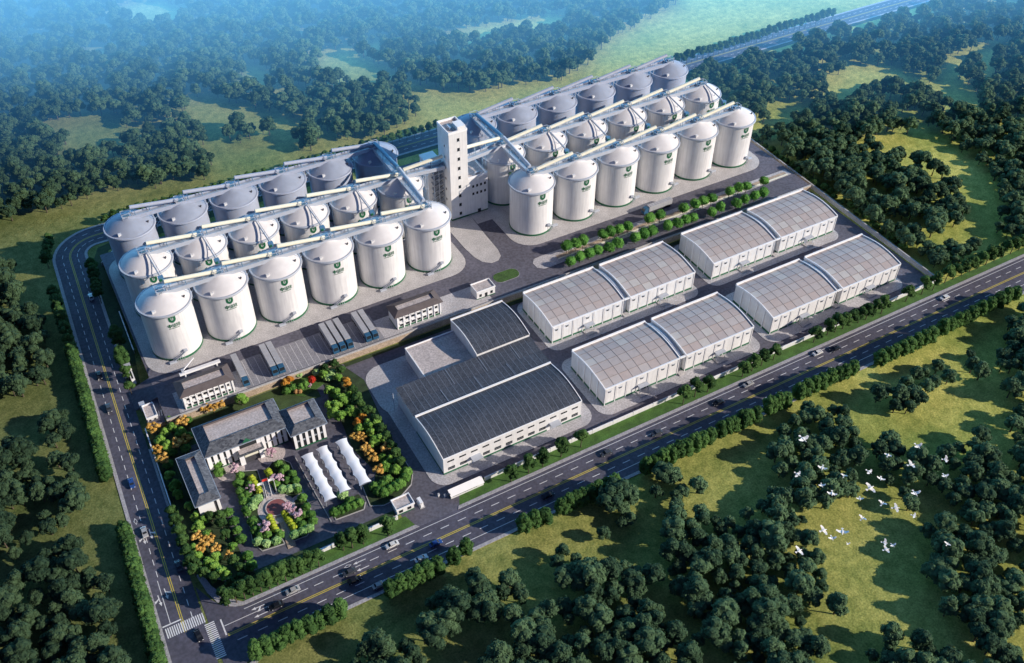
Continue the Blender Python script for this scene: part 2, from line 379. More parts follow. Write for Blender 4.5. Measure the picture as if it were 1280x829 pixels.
b.sheet([(76, 264.4), (318, 264.4), (318, 266.6), (76, 266.6)], .0, 'lawn_dark')
# planted strip between the left road and the terrace
b.sheet([(lx(300)+13.4, 291), (3.6, 292.5), (6.2, 315), (7.6, 330), (8.5, 376), (12, 384), (120, 388), (700, 388.6), (700, 391.5), (20, 391.2), (8, 388), (4.6, 380), (lx(340)+13.8, 340)], -.02, 'lawn_dark')
tag(b.build('lawn'), kind='structure')
b = MB()
b.prism([at(*p) for p in ((294, 600), (297, 590), (322, 588), (328, 608), (331, 622), (326, 634), (331, 646), (345, 660), (356, 680), (328, 689), (316, 679), (313, 661), (306, 632))], -.05, .14, 'lawn_dark')
b.prism([at(*p) for p in ((333, 588), (340, 578), (352, 574), (363, 579), (374, 604), (388, 634), (391, 655), (384, 670), (366, 677), (352, 646), (366, 634), (364, 622), (350, 616), (340, 604))], -.05, .145, 'lawn_dark')
for poly in (((294, 600), (297, 590), (322, 588), (328, 608), (331, 622), (326, 634), (331, 646), (345, 660), (356, 680), (328, 689), (316, 679), (313, 661), (306, 632)), ((333, 588), (340, 578), (352, 574), (363, 579), (374, 604), (388, 634), (391, 655), (384, 670), (366, 677), (352, 646), (366, 634), (364, 622), (350, 616), (340, 604)),
             ((453, 608), (463, 633), (480, 632), (500, 622), (514, 606), (516, 592), (507, 577)), ((414, 636), (420, 650), (455, 637), (457, 628)), ((368, 570), (414, 652))):
    q = [at(*p) for p in poly]
    for p0_, p1_ in zip(q, q[1:]+(q[:1] if len(poly) > 8 else [])): b.bar((*p0_, .1), (*p1_, .1), .3, .24, 'kerb')
tag(b.build('garden_island'), kind='structure')
b = MB(); b.prism([at(*p) for p in ((414, 636), (448, 618), (457, 628), (455, 637), (420, 650))], -.05, .14, 'lawn_dark')
b.prism([at(*p) for p in ((453, 608), (463, 633), (480, 632), (500, 622), (514, 606), (516, 592), (507, 577), (480, 530), (455, 475), (425, 455), (400, 458), (405, 480), (412, 500), (428, 530), (440, 560), (470, 590), (468, 602))], -.05, .14, 'lawn_dark')
b.prism([at(*p) for p in ((350, 492), (362, 470), (400, 455), (420, 455), (412, 474), (398, 485), (380, 496))], -.05, .13, 'lawn')
tag(b.build('planting_beds'), kind='structure')
b = MB()
cx, cy = 29.7, 212.5
b.prism(ell(cx, cy, 6.3, 6.3), -.05, .2, 'plaza')
b.prism([(27.6, 195.2), (30.4, 195.2), (31.4, 207), (28.6, 207)], -.05, .19, 'tan'); b.prism([(29.0, 217), (31.3, 217), (31.3, 227), (29.0, 227)], -.05, .19, 'plaza')
b.prism([(35.5, 212.5), (40, 213.5), (40, 215), (35.5, 214)], -.05, .19, 'plaza')
b.prism(ell(at(288, 588)[0], at(288, 588)[1], 5.0, 5.0), -.05, .1, 'plaza'); b.prism(ell(at(339, 567)[0], at(339, 567)[1], 5.0, 5.0), -.05, .1, 'plaza')
tag(b.build('garden_paths'), kind='structure')
# silo terrace
b = MB()
b.prism([(7.6, 267.2), (317.5, 267.2), (317.5, 378), (7.6, 378)], -.1, PZ, 'yard', 'tan')
b.add([(-1.2, 281, .0), (7.6, 281, PZ-.001), (7.6, 292.5, PZ-.001), (-1.2, 292.5, .0), (-1.2, 281, -.1), (7.6, 281, -.1), (-1.2, 292.5, -.1), (7.6, 292.5, -.1)], [(0, 1, 2, 3), (4, 5, 1, 0), (3, 2, 7, 6)], 'yard')
b.prism([(1.2, 268.5), (7.58, 268.5), (7.58, 281), (1.2, 281)], -.1, PZ-1.2, 'yard', 'tan')
tag(b.build('silo_terrace'), kind='structure')
b = MB()
b.prism(rrect(8.4, 146.5, 290.5, 373, 10), PZ, PZ+.12, 'concrete'); b.prism(rrect(170.6, 311.3, 291.5, 373, 10), PZ, PZ+.12, 'concrete')
b.prism([(149.2, 325.3), (149.6, 305), (150.4, 297), (152.0, 292.5), (155.0, 290.0), (158.5, 290.2), (161, 292.5), (162, 297), (162.2, 310), (163, 325.3)], PZ, PZ+.12, 'concrete')
b.prism([(163, 318), (172, 318), (172, 345), (150, 345), (150, 325.3), (163, 325.3)], PZ, PZ+.115, 'concrete')
b.prism([(38.5, 268.6), (95, 268.6), (95, 284.6), (38.5, 284.6)], PZ, PZ+.06, 'bay'); b.prism([(95, 268.6), (144, 268.6), (144, 280.5), (95, 280.5)], PZ, PZ+.065, 'pad')
b.prism([(13, 268.6), (38.5, 268.6), (38.5, 280), (13, 280)], PZ, PZ+.05, 'pad')
b.prism([(176, 283.8), (316, 284.2), (316, 279.6), (176, 275.4), (173, 275.6), (170.8, 277.6), (170.6, 281), (172.5, 283.4)], PZ, PZ+.1, 'pad')
b.prism([(182, 278.6), (314, 280.6), (314, 282.6), (182, 280.8)], PZ+.1, PZ+.16, 'tan')
b.prism([(182, 277.9), (314, 279.9), (314, 280.6), (182, 278.6)], PZ+.1, PZ+.3, 'cream')
tag(b.build('terrace_paving'), kind='structure')
b = MB(); b.prism(rrect(150.4, 162.5, 276.2, 282.8, 3.0), PZ, PZ+.12, 'bay'); b.prism(rrect(150.6, 162.3, 276.4, 282.6, 2.85), PZ, PZ+.2, 'oval')
tag(b.build('oval_lawn'), kind='structure')
b = MB()
for i in range(22): x = 41+i*2.45; b.sheet([(x, 269), (x+.14, 269), (x+.14, 284), (x, 284)], PZ+.085, 'paint')
for i in range(3): x = 5.8+i*.9; b.sheet([(x, 272), (x+.25, 272), (x+.6, 275), (x+.35, 275)], PZ-1.18, 'paint')
tag(b.build('bay_markings'), kind='structure')

# ------------------------------------------------------------------ walls and fences
def wall(name, pts, h, w, m, cap, label, cat='wall', z0=0., post=None, seat=.0):
    t = thing(name, label, cat, (pts[0][0], pts[0][1], z0))
    ox, oy = pts[0]; b = MB(); c = MB()
    for p, q in zip(pts, pts[1:]):
        P, Q = (p[0]-ox, p[1]-oy), (q[0]-ox, q[1]-oy)
        b.bar((*P, h/2-.05), (*Q, h/2-.05), w, h, m); c.bar((*P, h+.06), (*Q, h+.06), w+.16, .2, cap)
    b.build('wall_panel', t); c.build('coping', t)
    if post:
        for (p, a) in resample(pts, post):
            MB().box(-.22, .22, -.22, .22, -.05, h+.35, m).build('post', t, (p[0]-ox, p[1]-oy, 0))
    return t
wall('boundary_wall', [(9.5, 188.6), (64, 188.6)], 1.7, .3, 'white', 'whitecoat', 'low white wall along the lower road, left of the lower gate', post=9)
wall('boundary_wall', [(97.2, 188.7), (318.5, 188.7)], 1.7, .3, 'white', 'whitecoat', 'long white wall between the warehouses and the lower road', post=9)
wall('boundary_wall', [(318.8, 189.5), (320.6, 330)], 2.2, .5, 'concrete', 'kerb', 'grey boundary wall between the compound and the forest on the right', post=0)
wall('boundary_wall', [(-1.9, 206), (-.2, 268.4)], 2.0, .25, 'white', 'whitecoat', 'thin white wall between the left road and the office garden', post=8)
wall('boundary_wall', [(1.2, 204), (3.4, 196), (9.4, 190)], 1.3, .2, 'steel', 'kerb', 'short grey railing wall at the corner of the two roads', post=0)
wall('boundary_wall', [(6.0, 312), (6.4, 338)], 1.8, .2, 'steel', 'whitecoat', 'white topped fence left of the first silo', 'fence', post=4)
wall('boundary_wall', [(7.0, 374), (16, 383)], 1.6, .25, 'steel', 'whitecoat', 'short pale fence at the bend of the upper road', 'fence')
wall('retaining_parapet', [(7.6, 267.35), (317.6, 267.35)], .6, .35, 'concrete', 'kerb', 'long pale parapet on the edge of the silo terrace', 'parapet', z0=PZ)

# ------------------------------------------------------------------ silos
RB, RR, HS = 9.75, 10.25, 23.05
GLY = {'zhong': """....###....
....###....
###########
###########
##..###..##
##..###..##
###########
###########
....###....
....###....
....###....""", 'chu': """..#.#...#..
.#...#.####
.#.....#.#.
##.####.#..
.#..#.#####
.#..#...#..
.#..#.#####
.#..#.#...#
.#..#.#####
.#.##.#...#
.#..#.#####""", 'liang': """..#....#...
#.#.#.#####
.##...#...#
#####.#####
..#...#...#
.###..#####
##.#..#.#.#
#.#.#.#..#.
..#...#.#..
..#...###.#
..#...#...#"""}
def on_silo(u, z, d=.06): a = -PI/2+u/RB; return ((RB+d)*math.cos(a), (RB+d)*math.sin(a), z)
def decal(b, poly, m, d=.08):
    us = sorted(p[0] for p in poly)
    if len(poly) == 4 and us[-1]-us[0] > .5 and abs(poly[0][1]-poly[1][1]) < 1e-6:      # wide bar: follow the curve
        z0, z1 = min(p[1] for p in poly), max(p[1] for p in poly); n = int((us[-1]-us[0])/.35)+1
        for i in range(n):
            a, c = us[0]+(us[-1]-us[0])*i/n, us[0]+(us[-1]-us[0])*(i+1)/n
            b.add([on_silo(a, z0, d), on_silo(c, z0, d), on_silo(c, z1, d), on_silo(a, z1, d)], [(0, 1, 2, 3)], m)
    else: b.add([on_silo(u, z, d) for u, z in poly], [tuple(range(len(poly)))], m)
def make_silo(pw='silo', pr='silo_roof', pm='rim', marks=True):
    t = thing('grain_silo', 'x', 'silo', (0, 0, PZ+.12), group='grain silos')
    MB().lathe([(RB, .7), (RB, HS-.3)], pw, 72).build('wall', t, smooth=True)
    g = MB().lathe([(RB+.14, 0), (RB+.14, .85), (RB, .86)], 'green', 72); g.build('base_band', t, smooth=True)
    MB().lathe([(RR-.25, HS-.02), (RR*.8, HS+1.25), (RR*.6, HS+2.35), (RR*.4, HS+3.25), (RR*.2, HS+3.95), (1.7, HS+4.2), (0.01, HS+4.3)], pr, 72).build('roof', t, smooth=True)
    MB().lathe([(RB-.02, HS-.8), (RR+.12, HS-.7), (RR+.3, HS-.3), (RR+.15, HS+.22), (RR-.4, HS+.25), (RR-.45, HS-.02)], pm, 72).build('rim', t, smooth=True)
    if marks: silo_marks(t)
    silo_fittings(t, pm)
    return t
def silo_marks(t):
    # emblem: a green shield with a pale device and an arch over it
    s = MB(); Z = HS-1.15
    sh = [(-1.35, Z-.1), (-1.35, Z-1.7), (-1.05, Z-2.35), (-.5, Z-2.8), (0, Z-3.0), (.5, Z-2.8), (1.05, Z-2.35), (1.35, Z-1.7), (1.35, Z-.1)]
    for i in range(len(sh)-1):
        a, c = sh[i], sh[i+1]; k = .36
        decal(s, [a, c, (c[0]*k, Z-1.25+(c[1]-Z+1.25)*k), (a[0]*k, Z-1.25+(a[1]-Z+1.25)*k)], 'green')
    decal(s, [(-1.35, Z-.65), (1.35, Z-.65), (1.35, Z-.1), (-1.35, Z-.1)], 'green')
    for q in ([(-.1, Z-.5), (.1, Z-.5), (.1, Z-1.7), (-.1, Z-1.7)], [(-.35, Z-1.0), (.35, Z-1.0), (.35, Z-1.15), (-.35, Z-1.15)]):
        decal(s, [p for p in q][::-1], 'green')
    s.build('emblem', t)
    px = .135
    for k, nm in enumerate(('zhong', 'chu', 'liang')):
        s = MB()
        for r_, line in enumerate(GLY[nm].split('\n')):
            for m_ in __import__('re').finditer('#+', line):
                u0 = -2.25+k*1.6+m_.start()*px; u1 = -2.25+k*1.6+m_.end()*px; z1 = HS-4.6-r_*.165
                decal(s, [(u0, z1-.17), (u1, z1-.17), (u1, z1), (u0, z1)], 'green')
        s.build('character', t)
    s = MB(); decal(s, [(-2.0, HS-6.95), (2.0, HS-6.95), (2.0, HS-6.7), (-2.0, HS-6.7)], 'green'); s.build('underline', t)
def silo_fittings(t, pm):
    # roof hatch, vents and radial ladder
    a = R(-128); h = MB(); ra = 8.6; x, y = ra*math.cos(a), ra*math.sin(a)
    h.box(x-.6, x+.6, y-.5, y+.5, HS+.3, HS+1.6, 'white'); h.box(x+.6, x+2.0, y-.12, y+.12, HS+.5, HS+1.1, 'steel'); h.build('roof_hatch', t)
    for an, rr in ((-30, 8.0),):
        a = R(an); MB().tube((rr*math.cos(a), rr*math.sin(a), HS+.6), (rr*math.cos(a), rr*math.sin(a), HS+1.9), .3, 'darktrim', 8).tube((rr*math.cos(a), rr*math.sin(a), HS+1.9), (rr*math.cos(a)+.5, rr*math.sin(a), HS+2.0), .35, 'darktrim', 8).build('vent', t)
    # top frame
    f = MB(); z0, z1 = HS+3.4, HS+6.3
    for x, y in ((-1.9, -1.5), (1.9, -1.5), (1.9, 1.5), (-1.9, 1.5)): f.bar((x, y, z0), (x, y, z1), .22, .22, 'steel')
    for z in (z0+1.3, z1):
        for p, q in (((-2, -1.5), (2, -1.5)), ((2, -1.5), (2, 1.5)), ((2, 1.5), (-2, 1.5)), ((-2, 1.5), (-2, -1.5))): f.bar((*p, z), (*q, z), .16, .16, 'rim')
    f.bar((-1.9, -1.5, z0), (1.9, -1.5, z1), .12, .12, 'bluesteel'); f.box(-1.9, 1.9, -1.4, 1.4, z0+1.0, z0+1.2, 'rim'); f.box(-.9, .9, -.8, .8, z0+1.2, z0+2.4, 'bluesteel')
    f.lathe([(2.6, z0-.1), (2.7, z0+.3), (2.2, z0+.4)], pm, 24); f.build('top_frame', t)
def stair_unit(sgn):     # inclined outlet conveyor at the foot of the wall
    s = MB()
    a0, a1 = (R(-112), R(-84)) if sgn < 0 else (R(-40), R(-72))
    P = lambda a, r, z: (r*math.cos(a), r*math.sin(a), z)
    n = 6
    for i in range(n):
        p = P(a0+(a1-a0)*i/n, RB+.9, .6+3.6*i/n); q = P(a0+(a1-a0)*(i+1)/n, RB+.9, .6+3.6*(i+1)/n)
        s.bar(p, q, .8, .3, 'steel'); s.bar((p[0], p[1], p[2]+.8), (q[0], q[1], q[2]+.8), .1, .1, 'rim'); s.bar((p[0], p[1], 0), p, .15, .15, 'steel')
    c = P(a0, RB+1.4, .5); s.box(c[0]-1.5, c[0]+1.3, c[1]-.5, c[1]+.5, .1, .9, 'rim')
    c = P(a1, RB+.7, 4.6); s.box(c[0]-.5, c[0]+.9, c[1]-.4, c[1]+.4, 4.0, 4.9, 'rim')
    return s
SILO = make_silo(); first = True
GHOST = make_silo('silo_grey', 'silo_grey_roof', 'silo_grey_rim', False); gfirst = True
SX = {'left': [22.15+22.11*i for i in range(6)], 'right': [184.46+22.64*i for i in range(6)]}
SY = [306.0, 332.6, 359.9]
rows = ['front row', 'middle row', 'back row']
proto_children = list(SILO.children); ghost_children = list(GHOST.children)
su = {}
for blk in ('left', 'right'):
    k = stair_unit(-1 if blk == 'left' else 1).build('outlet_stair', None); su[blk] = k
KIDS[SILO.name] = [(c, []) for c in proto_children]; KIDS[GHOST.name] = [(c, []) for c in ghost_children]
for blk in ('left', 'right'):
    for r_ in range(3):
        for i in range(6):
            lab = 'white round grain silo, %s from the left in the %s, %s block' % (ORD[i], rows[r_], blk)
            loc = (SX[blk][i], SY[r_]+(.6 if blk == 'right' else 0), PZ+.12)
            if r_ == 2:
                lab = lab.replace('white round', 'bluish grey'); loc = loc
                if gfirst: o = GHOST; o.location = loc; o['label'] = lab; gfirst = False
                else: o = dup(GHOST, loc, 0, lab)
            elif first: o = SILO; o.location = loc; o['label'] = lab; first = False
            else: o = dup(SILO, loc, 0, lab)
            s_ = su[blk]
            if i == 0 and r_ == 0: s_.parent = o
            else: c = s_.copy(); COL.objects.link(c); c.parent = o
# conveyors over the silos
def conveyor(p, q, label, zt0, zt1, cream='cream', zw=29.9, rad=.82, dk='rim'):
    t = thing('covered_conveyor', label, 'conveyor', (p[0], p[1], 0), math.atan2(q[1]-p[1], q[0]-p[0]), 'covered conveyors over the silos')
    L = math.dist(p, q)
    MB().tube((.6, 0, zt0), (L-2.0, 0, zt1), rad, cream, 12).build('tube', t, smooth=True)
    w = MB(); w.box(0, L, -1.5, 1.5, zw-.9, zw+.1, 'steel'); w.box(0, L, -1.65, -1.5, zw-.9, zw+.9, dk); w.box(0, L, 1.5, 1.65, zw-.9, zw+.9, dk); w.build('walkway', t)
    s = MB()
    for u in (.3, .62, .93):
        x = .6+(L-2.6)*u; z = zt0+(zt1-zt0)*u
        for y in (-.8, .8): s.bar((x, y, zw), (x, y*.5, z), .16, .16, 'bluesteel')
        s.bar((x, -.8, zw+.6), (x, .8, z-.8), .12, .12, 'steel')
    x = L/2
    for y in (-1.2, 1.2):
        for dx in (-1.0, 1.0): s.bar((x+dx, y, 21), (x+dx, y, zw-.6), .18, .18, 'rim')
    for z in (23, 26): s.bar((x-1, -1.2, z), (x+1, 1.2, z), .15, .15, 'rim')
    for dx in (-4.5, 4.5): s.bar((x+dx, 0, zw-.6), (x+dx*.2, 0, 25.5), .15, .15, 'steel')
    s.build('support_frame', t)
    return t
for blk in ('left', 'right'):
    X = SX[blk]
    for r_ in range(3):
        y = SY[r_]+(.6 if blk == 'right' else 0)
        for i in range(5):
            a, c = (X[i+1], X[i]) if blk == 'left' else (X[i], X[i+1])
            conveyor((a, y), (c, y), '%s conveyor over %s and %s silos, %s of %s block' % ('grey' if r_ == 2 else 'cream', * (ORD[i], ORD[i+1], rows[r_], blk)), 31.4, 34.2, 'silo_grey' if r_ == 2 else 'cream', dk='silo_grey_rim' if r_ == 2 else 'rim')
xl, xr = SX['left'][5], SX['right'][0]
conveyor((153.4, 330.5), (xl, SY[1]), 'tube conveyor from the tall tower to the middle row of the left block', 35.5, 33.0, zw=30.2)
conveyor((163, 330.5), (xr, SY[1]+.6), 'tube conveyor from the tall tower to the middle row of the right block', 36.2, 34.2, zw=30.2)
conveyor((xl, SY[1]), (xl, SY[0]), 'diagonal conveyor joining middle and front rows of the left block', 34.4, 32.6, 'rim')
conveyor((xr, SY[1]+.6), (xr, SY[0]+.6), 'diagonal conveyor joining middle and front rows of the right block', 34.4, 32.6, 'rim')
conveyor((xl, SY[1]), (xl, SY[2]), 'tube conveyor joining the middle and back rows of the left block', 34.4, 32.6, 'bluesteel')
conveyor((xr, SY[1]+.6), (xr, SY[2]+.6), 'tube conveyor joining the middle and back rows of the right block', 34.4, 32.6, 'bluesteel')
# roof walkways from the middle row down to the front row conveyors
proto = None
for blk in ('left', 'right'):
    rng = range(0, 5) if blk == 'left' else range(1, 6)
    for i in rng:
        lab = 'thin pipe on the roof of the %s middle row silo, %s block' % (ORD[i], blk)
        loc = (SX[blk][i], SY[1]+(.6 if blk == 'right' else 0), PZ)
        if proto is None:
            t = thing('transfer_pipe', lab, 'pipe', loc, group='transfer pipes between silo rows')
            MB().tube((1.0, -2, HS+5.0), (2.2, -15.2, HS+2.0), .32, 'steel', 8).tube((1.9, -2, HS+4.4), (3.1, -15.2, HS+1.4), .14, 'steel', 6).build('pipe', t, smooth=True)
            MB().box(1.2, 3.2, -16.2, -14.6, HS+.6, HS+2.4, 'bluesteel').box(1.4, 2.4, -16.5, -16.2, HS+.8, HS+1.7, 'green').build('pipe_box', t)
            MB().bar((2.2, -13, HS+2.4), (2.2, -11, HS-1.2), .16, .16, 'steel').bar((2.4, -8, HS+3.2), (2.4, -8, HS+1), .16, .16, 'steel').build('strut', t)
            proto = t
        else: dup(proto, loc, 0, lab)

# ------------------------------------------------------------------ working tower
t = thing('elevator_tower', 'tall white working tower with a column of small windows between the silo blocks', 'tower', (153.8, 325.4, PZ))
b = MB(); b.box(0, 8.8, 0, 11.2, 0, 45.2, 'white'); b.build('wall', t)
b = MB(); b.box(-.15, 8.95, -.15, .35, 45.2, 46.3, 'whitecoat'); b.box(-.15, .3, .35, 11.3, 45.2, 46.3, 'whitecoat'); b.box(8.5, 8.95, .35, 11.3, 45.2, 46.3, 'whitecoat'); b.box(.3, 8.5, 10.9, 11.3, 45.2, 46.3, 'whitecoat'); b.box(.3, 8.5, .35, 10.9, 45.2, 45.35, 'roofdeck'); b.build('parapet', t)
b = MB(); b.box(4.6, 8.3, .5, 5.4, 45.4, 47.4, 'white'); b.box(4.5, 8.4, .4, 5.5, 47.4, 47.7, 'whitecoat'); b.box(2.2, 3.0, 3.0, 6.4, 45.4, 46.6, 'steel'); b.build('stair_head', t)
for i in range(9):
    z = 2.2+i*4.85; w_ = MB().box(3.9, 5.1, -.06, .1, z, z+1.5, 'dark').build('window', t); MB().box(3.75, 5.25, -.16, -.002, z-.15, z, 'steel').build('sill', w_)
for i in range(6):
    z = 9+i*5.6; MB().box(-.06, .1, 4.2, 5.0, z, z+1.1, 'dark').build('window', t)
MB().box(-.05, 8.85, -.05, 0, 0, .9, 'green').box(-.05, 0, 0, 11.2, 0, .9, 'green').build('base_band', t)
b = MB(); b.box(8.8, 18.7, .2, 17.5, 0, 19.5, 'white'); b.build('annex', t)
b = MB(); b.box(8.8, 18.8, .1, .5, 19.5, 20.6, 'whitecoat'); b.box(18.3, 18.8, .5, 17.6, 19.5, 20.6, 'whitecoat'); b.box(8.8, 18.3, 17.2, 17.6, 19.5, 20.6, 'whitecoat'); b.box(8.82, 18.3, .5, 17.2, 19.5, 19.65, 'roofdeck')
b.box(13, 16.4, 1.6, 2.2, 19.7, 21.2, 'steel'); b.build('annex_parapet', t)
for i in range(4):
    for z in (10.6, 14.6): x = 10.8+i*2.0; MB().box(x, x+.95, .12, .3, z, z+1.3, 'dark').build('window', t)
MB().box(8.85, 18.7, .14, .2, 0, .7, 'green').box(13.4, 15, .1, .3, 0, 2.2, 'dark').build('annex_base', t)
b = MB(); b.box(-6.5, -.1, 9.5, 17.5, 0, 27, 'white'); b.box(-6.7, .1, 9.3, 17.7, 27, 27.8, 'whitecoat'); b.build('rear_block', t)
b = MB()
for i in range(9): z = 2+i*3; b.box(-5.2, -.2, 6.0, 9.5, z, z+.25, 'steel'); b.bar((-5.2, 6.1, z), (-.3, 6.1, z+2.8), .18, .18, 'darktrim')
for x in (-5.2, -2.8, -.4): b.bar((x, 6.0, 0), (x, 6.0, 29), .3, .3, 'steel')
b.build('open_stair', t)

# ------------------------------------------------------------------ warehouses
WL, WW, WH = 70.5, 23.1, 8.7
def arch(u, rise): return rise*math.sin(PI*min(max(u, 0), 1))
def make_warehouse():
    t = thing('grain_warehouse', 'x', 'warehouse', (0, 0, 0), group='arched grain warehouses')
    rise = 1.6; NY = 12
    halls = ((0, 34.2), (37.3, 70.5))
    for hi, (x0, x1) in enumerate(halls):
        b = MB()
        b.box(x0, x1, 0, WW, .0, WH-.05, 'white')
        for xx, s_ in ((x0, -1), (x1, 1)):
            pts = [(xx, WW*i/NY, WH-.1+arch(i/NY, rise)) for i in range(NY+1)]
            f = [(xx, 0, WH-.1)]+pts[1:-1]+[(xx, WW, WH-.1)]
            b.add(f, [tuple(range(len(f)))[::(-1 if s_ > 0 else 1)]], 'white')
        b.build('wall', t)
        r_ = MB(); nx = 8
        for i in range(nx):
            for j in range(NY//2):
                m_ = 'panel%d' % rnd.choice((0, 0, 1, 2, 3, 4, 1))
                for jj in (2*j, 2*j+1):
                    ya, yb = WW*jj/NY, WW*(jj+1)/NY; xa, xb = x0+(x1-x0)*i/nx, x0+(x1-x0)*(i+1)/nx
                    za, zb = WH+.05+arch(jj/NY, rise), WH+.05+arch((jj+1)/NY, rise)
                    r_.add([(xa, ya, za), (xb, ya, za), (xb, yb, zb), (xa, yb, zb)], [(0, 1, 2, 3)], m_)
        r_.build('roof', t, smooth=True)
        s = MB()
        for i in range(1, nx):
            x = x0+(x1-x0)*i/nx
            for j in range(NY): s.bar((x, WW*j/NY, WH+.08+arch(j/NY, rise)), (x, WW*(j+1)/NY, WH+.08+arch((j+1)/NY, rise)), .11, .1, 'seam')
        for j in range(2, NY, 2): s.bar((x0, WW*j/NY, WH+.1+arch(j/NY, rise)), (x1, WW*j/NY, WH+.1+arch(j/NY, rise)), .12, .1, 'seam')
        s.build('roof_seams', t)
        p = MB()
        for xx in (x0, x1):
            for j in range(NY): p.bar((xx, WW*j/NY, WH+.2+arch(j/NY, rise)), (xx, WW*(j+1)/NY, WH+.2+arch((j+1)/NY, rise)), .4, .6, 'whitecoat')
        p.box(x0, x1, -.25, .25, WH-.3, WH+.25, 'whitecoat'); p.box(x0, x1, WW-.2, WW+.3, WH-.5, WH+1.0, 'whitecoat')
        p.build('parapet', t)
        g = MB(); g.box(x0-.12, x1+.12, -.12, 0, 0, .75, 'green')
        if hi == 0: g.box(x0-.12, x0, 0, WW, 0, .85, 'green')
        else: g.box(x1, x1+.12, 0, WW, 0, .85, 'green'); g.box(x0-.12, x0, 0, WW, 0, .8, 'green')
        g.build('base_band', t)
        n = 7; d = MB()
        for i in range(n+1):
            x = min(max(x0+(x1-x0)*i/n, x0+.3), x1-.3)
            d.box(x-.14, x+.14, -.2, -.05, .0, WH-.35, 'whitecoat'); d.box(x+.16, x+.42, -.07, -.005, .0, WH-.35, 'seam')
        if hi == 0:
            for j in range(1, 5): y = WW*j/5; d.box(-.3, -.01, y-.2, y+.2, 0, WH+.9, 'whitecoat')
        d.build('pilaster', t)
        for i in ((0, 1, 3, 5, 6)):
            x = x0+(x1-x0)*(i+.45)/n; w_ = MB().box(x-.55, x+.55, -.16, .0, WH-2.6, WH-1.8, 'dark').build('window', t); MB().box(x-.7, x+.7, -.4, 0, WH-1.8, WH-1.7, 'steel').build('hood', w_)
        x = x0+(x1-x0)*3.5/n
        MB().box(x-1.2, x+1.2, -.15, 0, 0, 3.2, 'steel').build('door', t)
        MB().box(x-2.2, x+2.2, -2.2, -.3, 3.6, 3.8, 'rim').bar((x-2, -2, 3.6), (x-2, -2, 0), .15, .15, 'steel').bar((x+2, -2, 3.6), (x+2, -2, 0), .15, .15, 'steel').box(x-2.4, x+2.4, -3.6, -.4, .1, .35, 'concrete').build('door_canopy', t)
    k = MB(); k.box(34.5, 37.0, 1.6, WW-.4, 0, WH-1.0, 'white')
    for j in range(NY):
        ya, yb = 1.6+(WW-2)*j/NY, 1.6+(WW-2)*(j+1)/NY; za, zb = WH-.9+arch(j/NY, 1.9), WH-.9+arch((j+1)/NY, 1.9)
        k.add([(34.4, ya, za), (37.1, ya, za), (37.1, yb, zb), (34.4, yb, zb)], [(0, 1, 2, 3)], 'rim')
        k.bar((35.75, ya, za+.1), (35.75, yb, zb+.1), .4, .3, 'whitecoat')
    k.box(34.5, 37.0, -.2, .4, WH-.5, WH+.2, 'whitecoat'); k.box(34.4, 37.1, -1.6, .5, .1, .5, 'concrete')
    k.build('link_bay', t)
    return t
W = make_warehouse()
wl = [((153.4, 236.7), 'white arched warehouse between the dark roofed workshop and the terrace tree strip'), ((153.0, 198.1), 'white arched warehouse on the lower road, next to the dark roofed workshop'),
      ((234.2, 237.4), 'white arched warehouse on the right, below the terrace tree strip'), ((233.6, 198.4), 'white arched warehouse between the lower road and the grey boundary wall')]
W.location = (*wl[0][0], .1); W['label'] = wl[0][1]
for (x, y), lab in wl[1:]: dup(W, (x, y, .1), 0, lab)

# ------------------------------------------------------------------ workshop with dark roofs
t = thing('workshop_building', 'large white workshop with stepped dark sheet roofs beside the office garden', 'workshop', (85.9, 197.8, .1))
AL, AW, AH = 56.7, 22.4, 8.3
def shed(x0, x1, y0, y1, h, rise, m='darkroof', lean=0, tag_='roof'):
    NY = 12; b = MB(); b.box(x0, x1, y0, y1, 0, h-.05, 'white')
    prof = [(y0+(y1-y0)*i/NY, h+arch(i/NY, rise)+lean*i/NY) for i in range(NY+1)]
    for xx, s_ in ((x0, -1), (x1, 1)):
        f = [(xx, y0, h-.1)]+[(xx, y, z-.05) for y, z in prof]+[(xx, y1, h-.1)]
        b.add(f, [tuple(range(len(f)))[::(-1 if s_ > 0 else 1)]], 'white')
    b.build('wall', t)
    r_ = MB()
    for (ya, za), (yb, zb) in zip(prof, prof[1:]): r_.add([(x0, ya, za+.05), (x1, ya, za+.05), (x1, yb, zb+.05), (x0, yb, zb+.05)], [(0, 1, 2, 3)], m)
    rb = r_; n = int((x1-x0)/2.36)
    for i in range(1, n):
        x = x0+(x1-x0)*i/n
        for (ya, za), (yb, zb) in zip(prof, prof[1:]): rb.bar((x, ya, za+.07), (x, yb, zb+.07), .14, .08, 'rib')
    r_.build(tag_, t, smooth=True)
    return prof
p1 = shed(0, AL, 0, AW, AH, 1.8)
e = MB()
for xx in (0, AL):
    for (ya, za), (yb, zb) in zip(p1, p1[1:]): e.bar((xx, ya, za+.1), (xx, yb, zb+.1), .3, .45, 'whitecoat')
e.box(-.1, AL+.1, AW-.35, AW+.15, AH, AH+.9, 'whitecoat'); e.box(-.1, AL+.1, -.15, .1, AH-.25, AH+.15, 'whitecoat'); e.build('parapet', t)
MB().box(0, AL, AW+.15, 38.6, 0, AH-.6, 'white').build('wall', t)
r_ = MB()
r_.add([(-.3, AW+.15, AH+.1), (AL+.6, AW+.15, AH+.1), (AL+.6, 30.5, AH-.3), (-.3, 30.5, AH-.3)], [(0, 1, 2, 3)], 'darkroof')
r_.add([(-.3, 30.5, AH-.3), (AL+.6, 30.5, AH-.3), (AL+.6, 38.9, AH+.3), (-.3, 38.9, AH+.3)], [(0, 1, 2, 3)], 'darkroof')
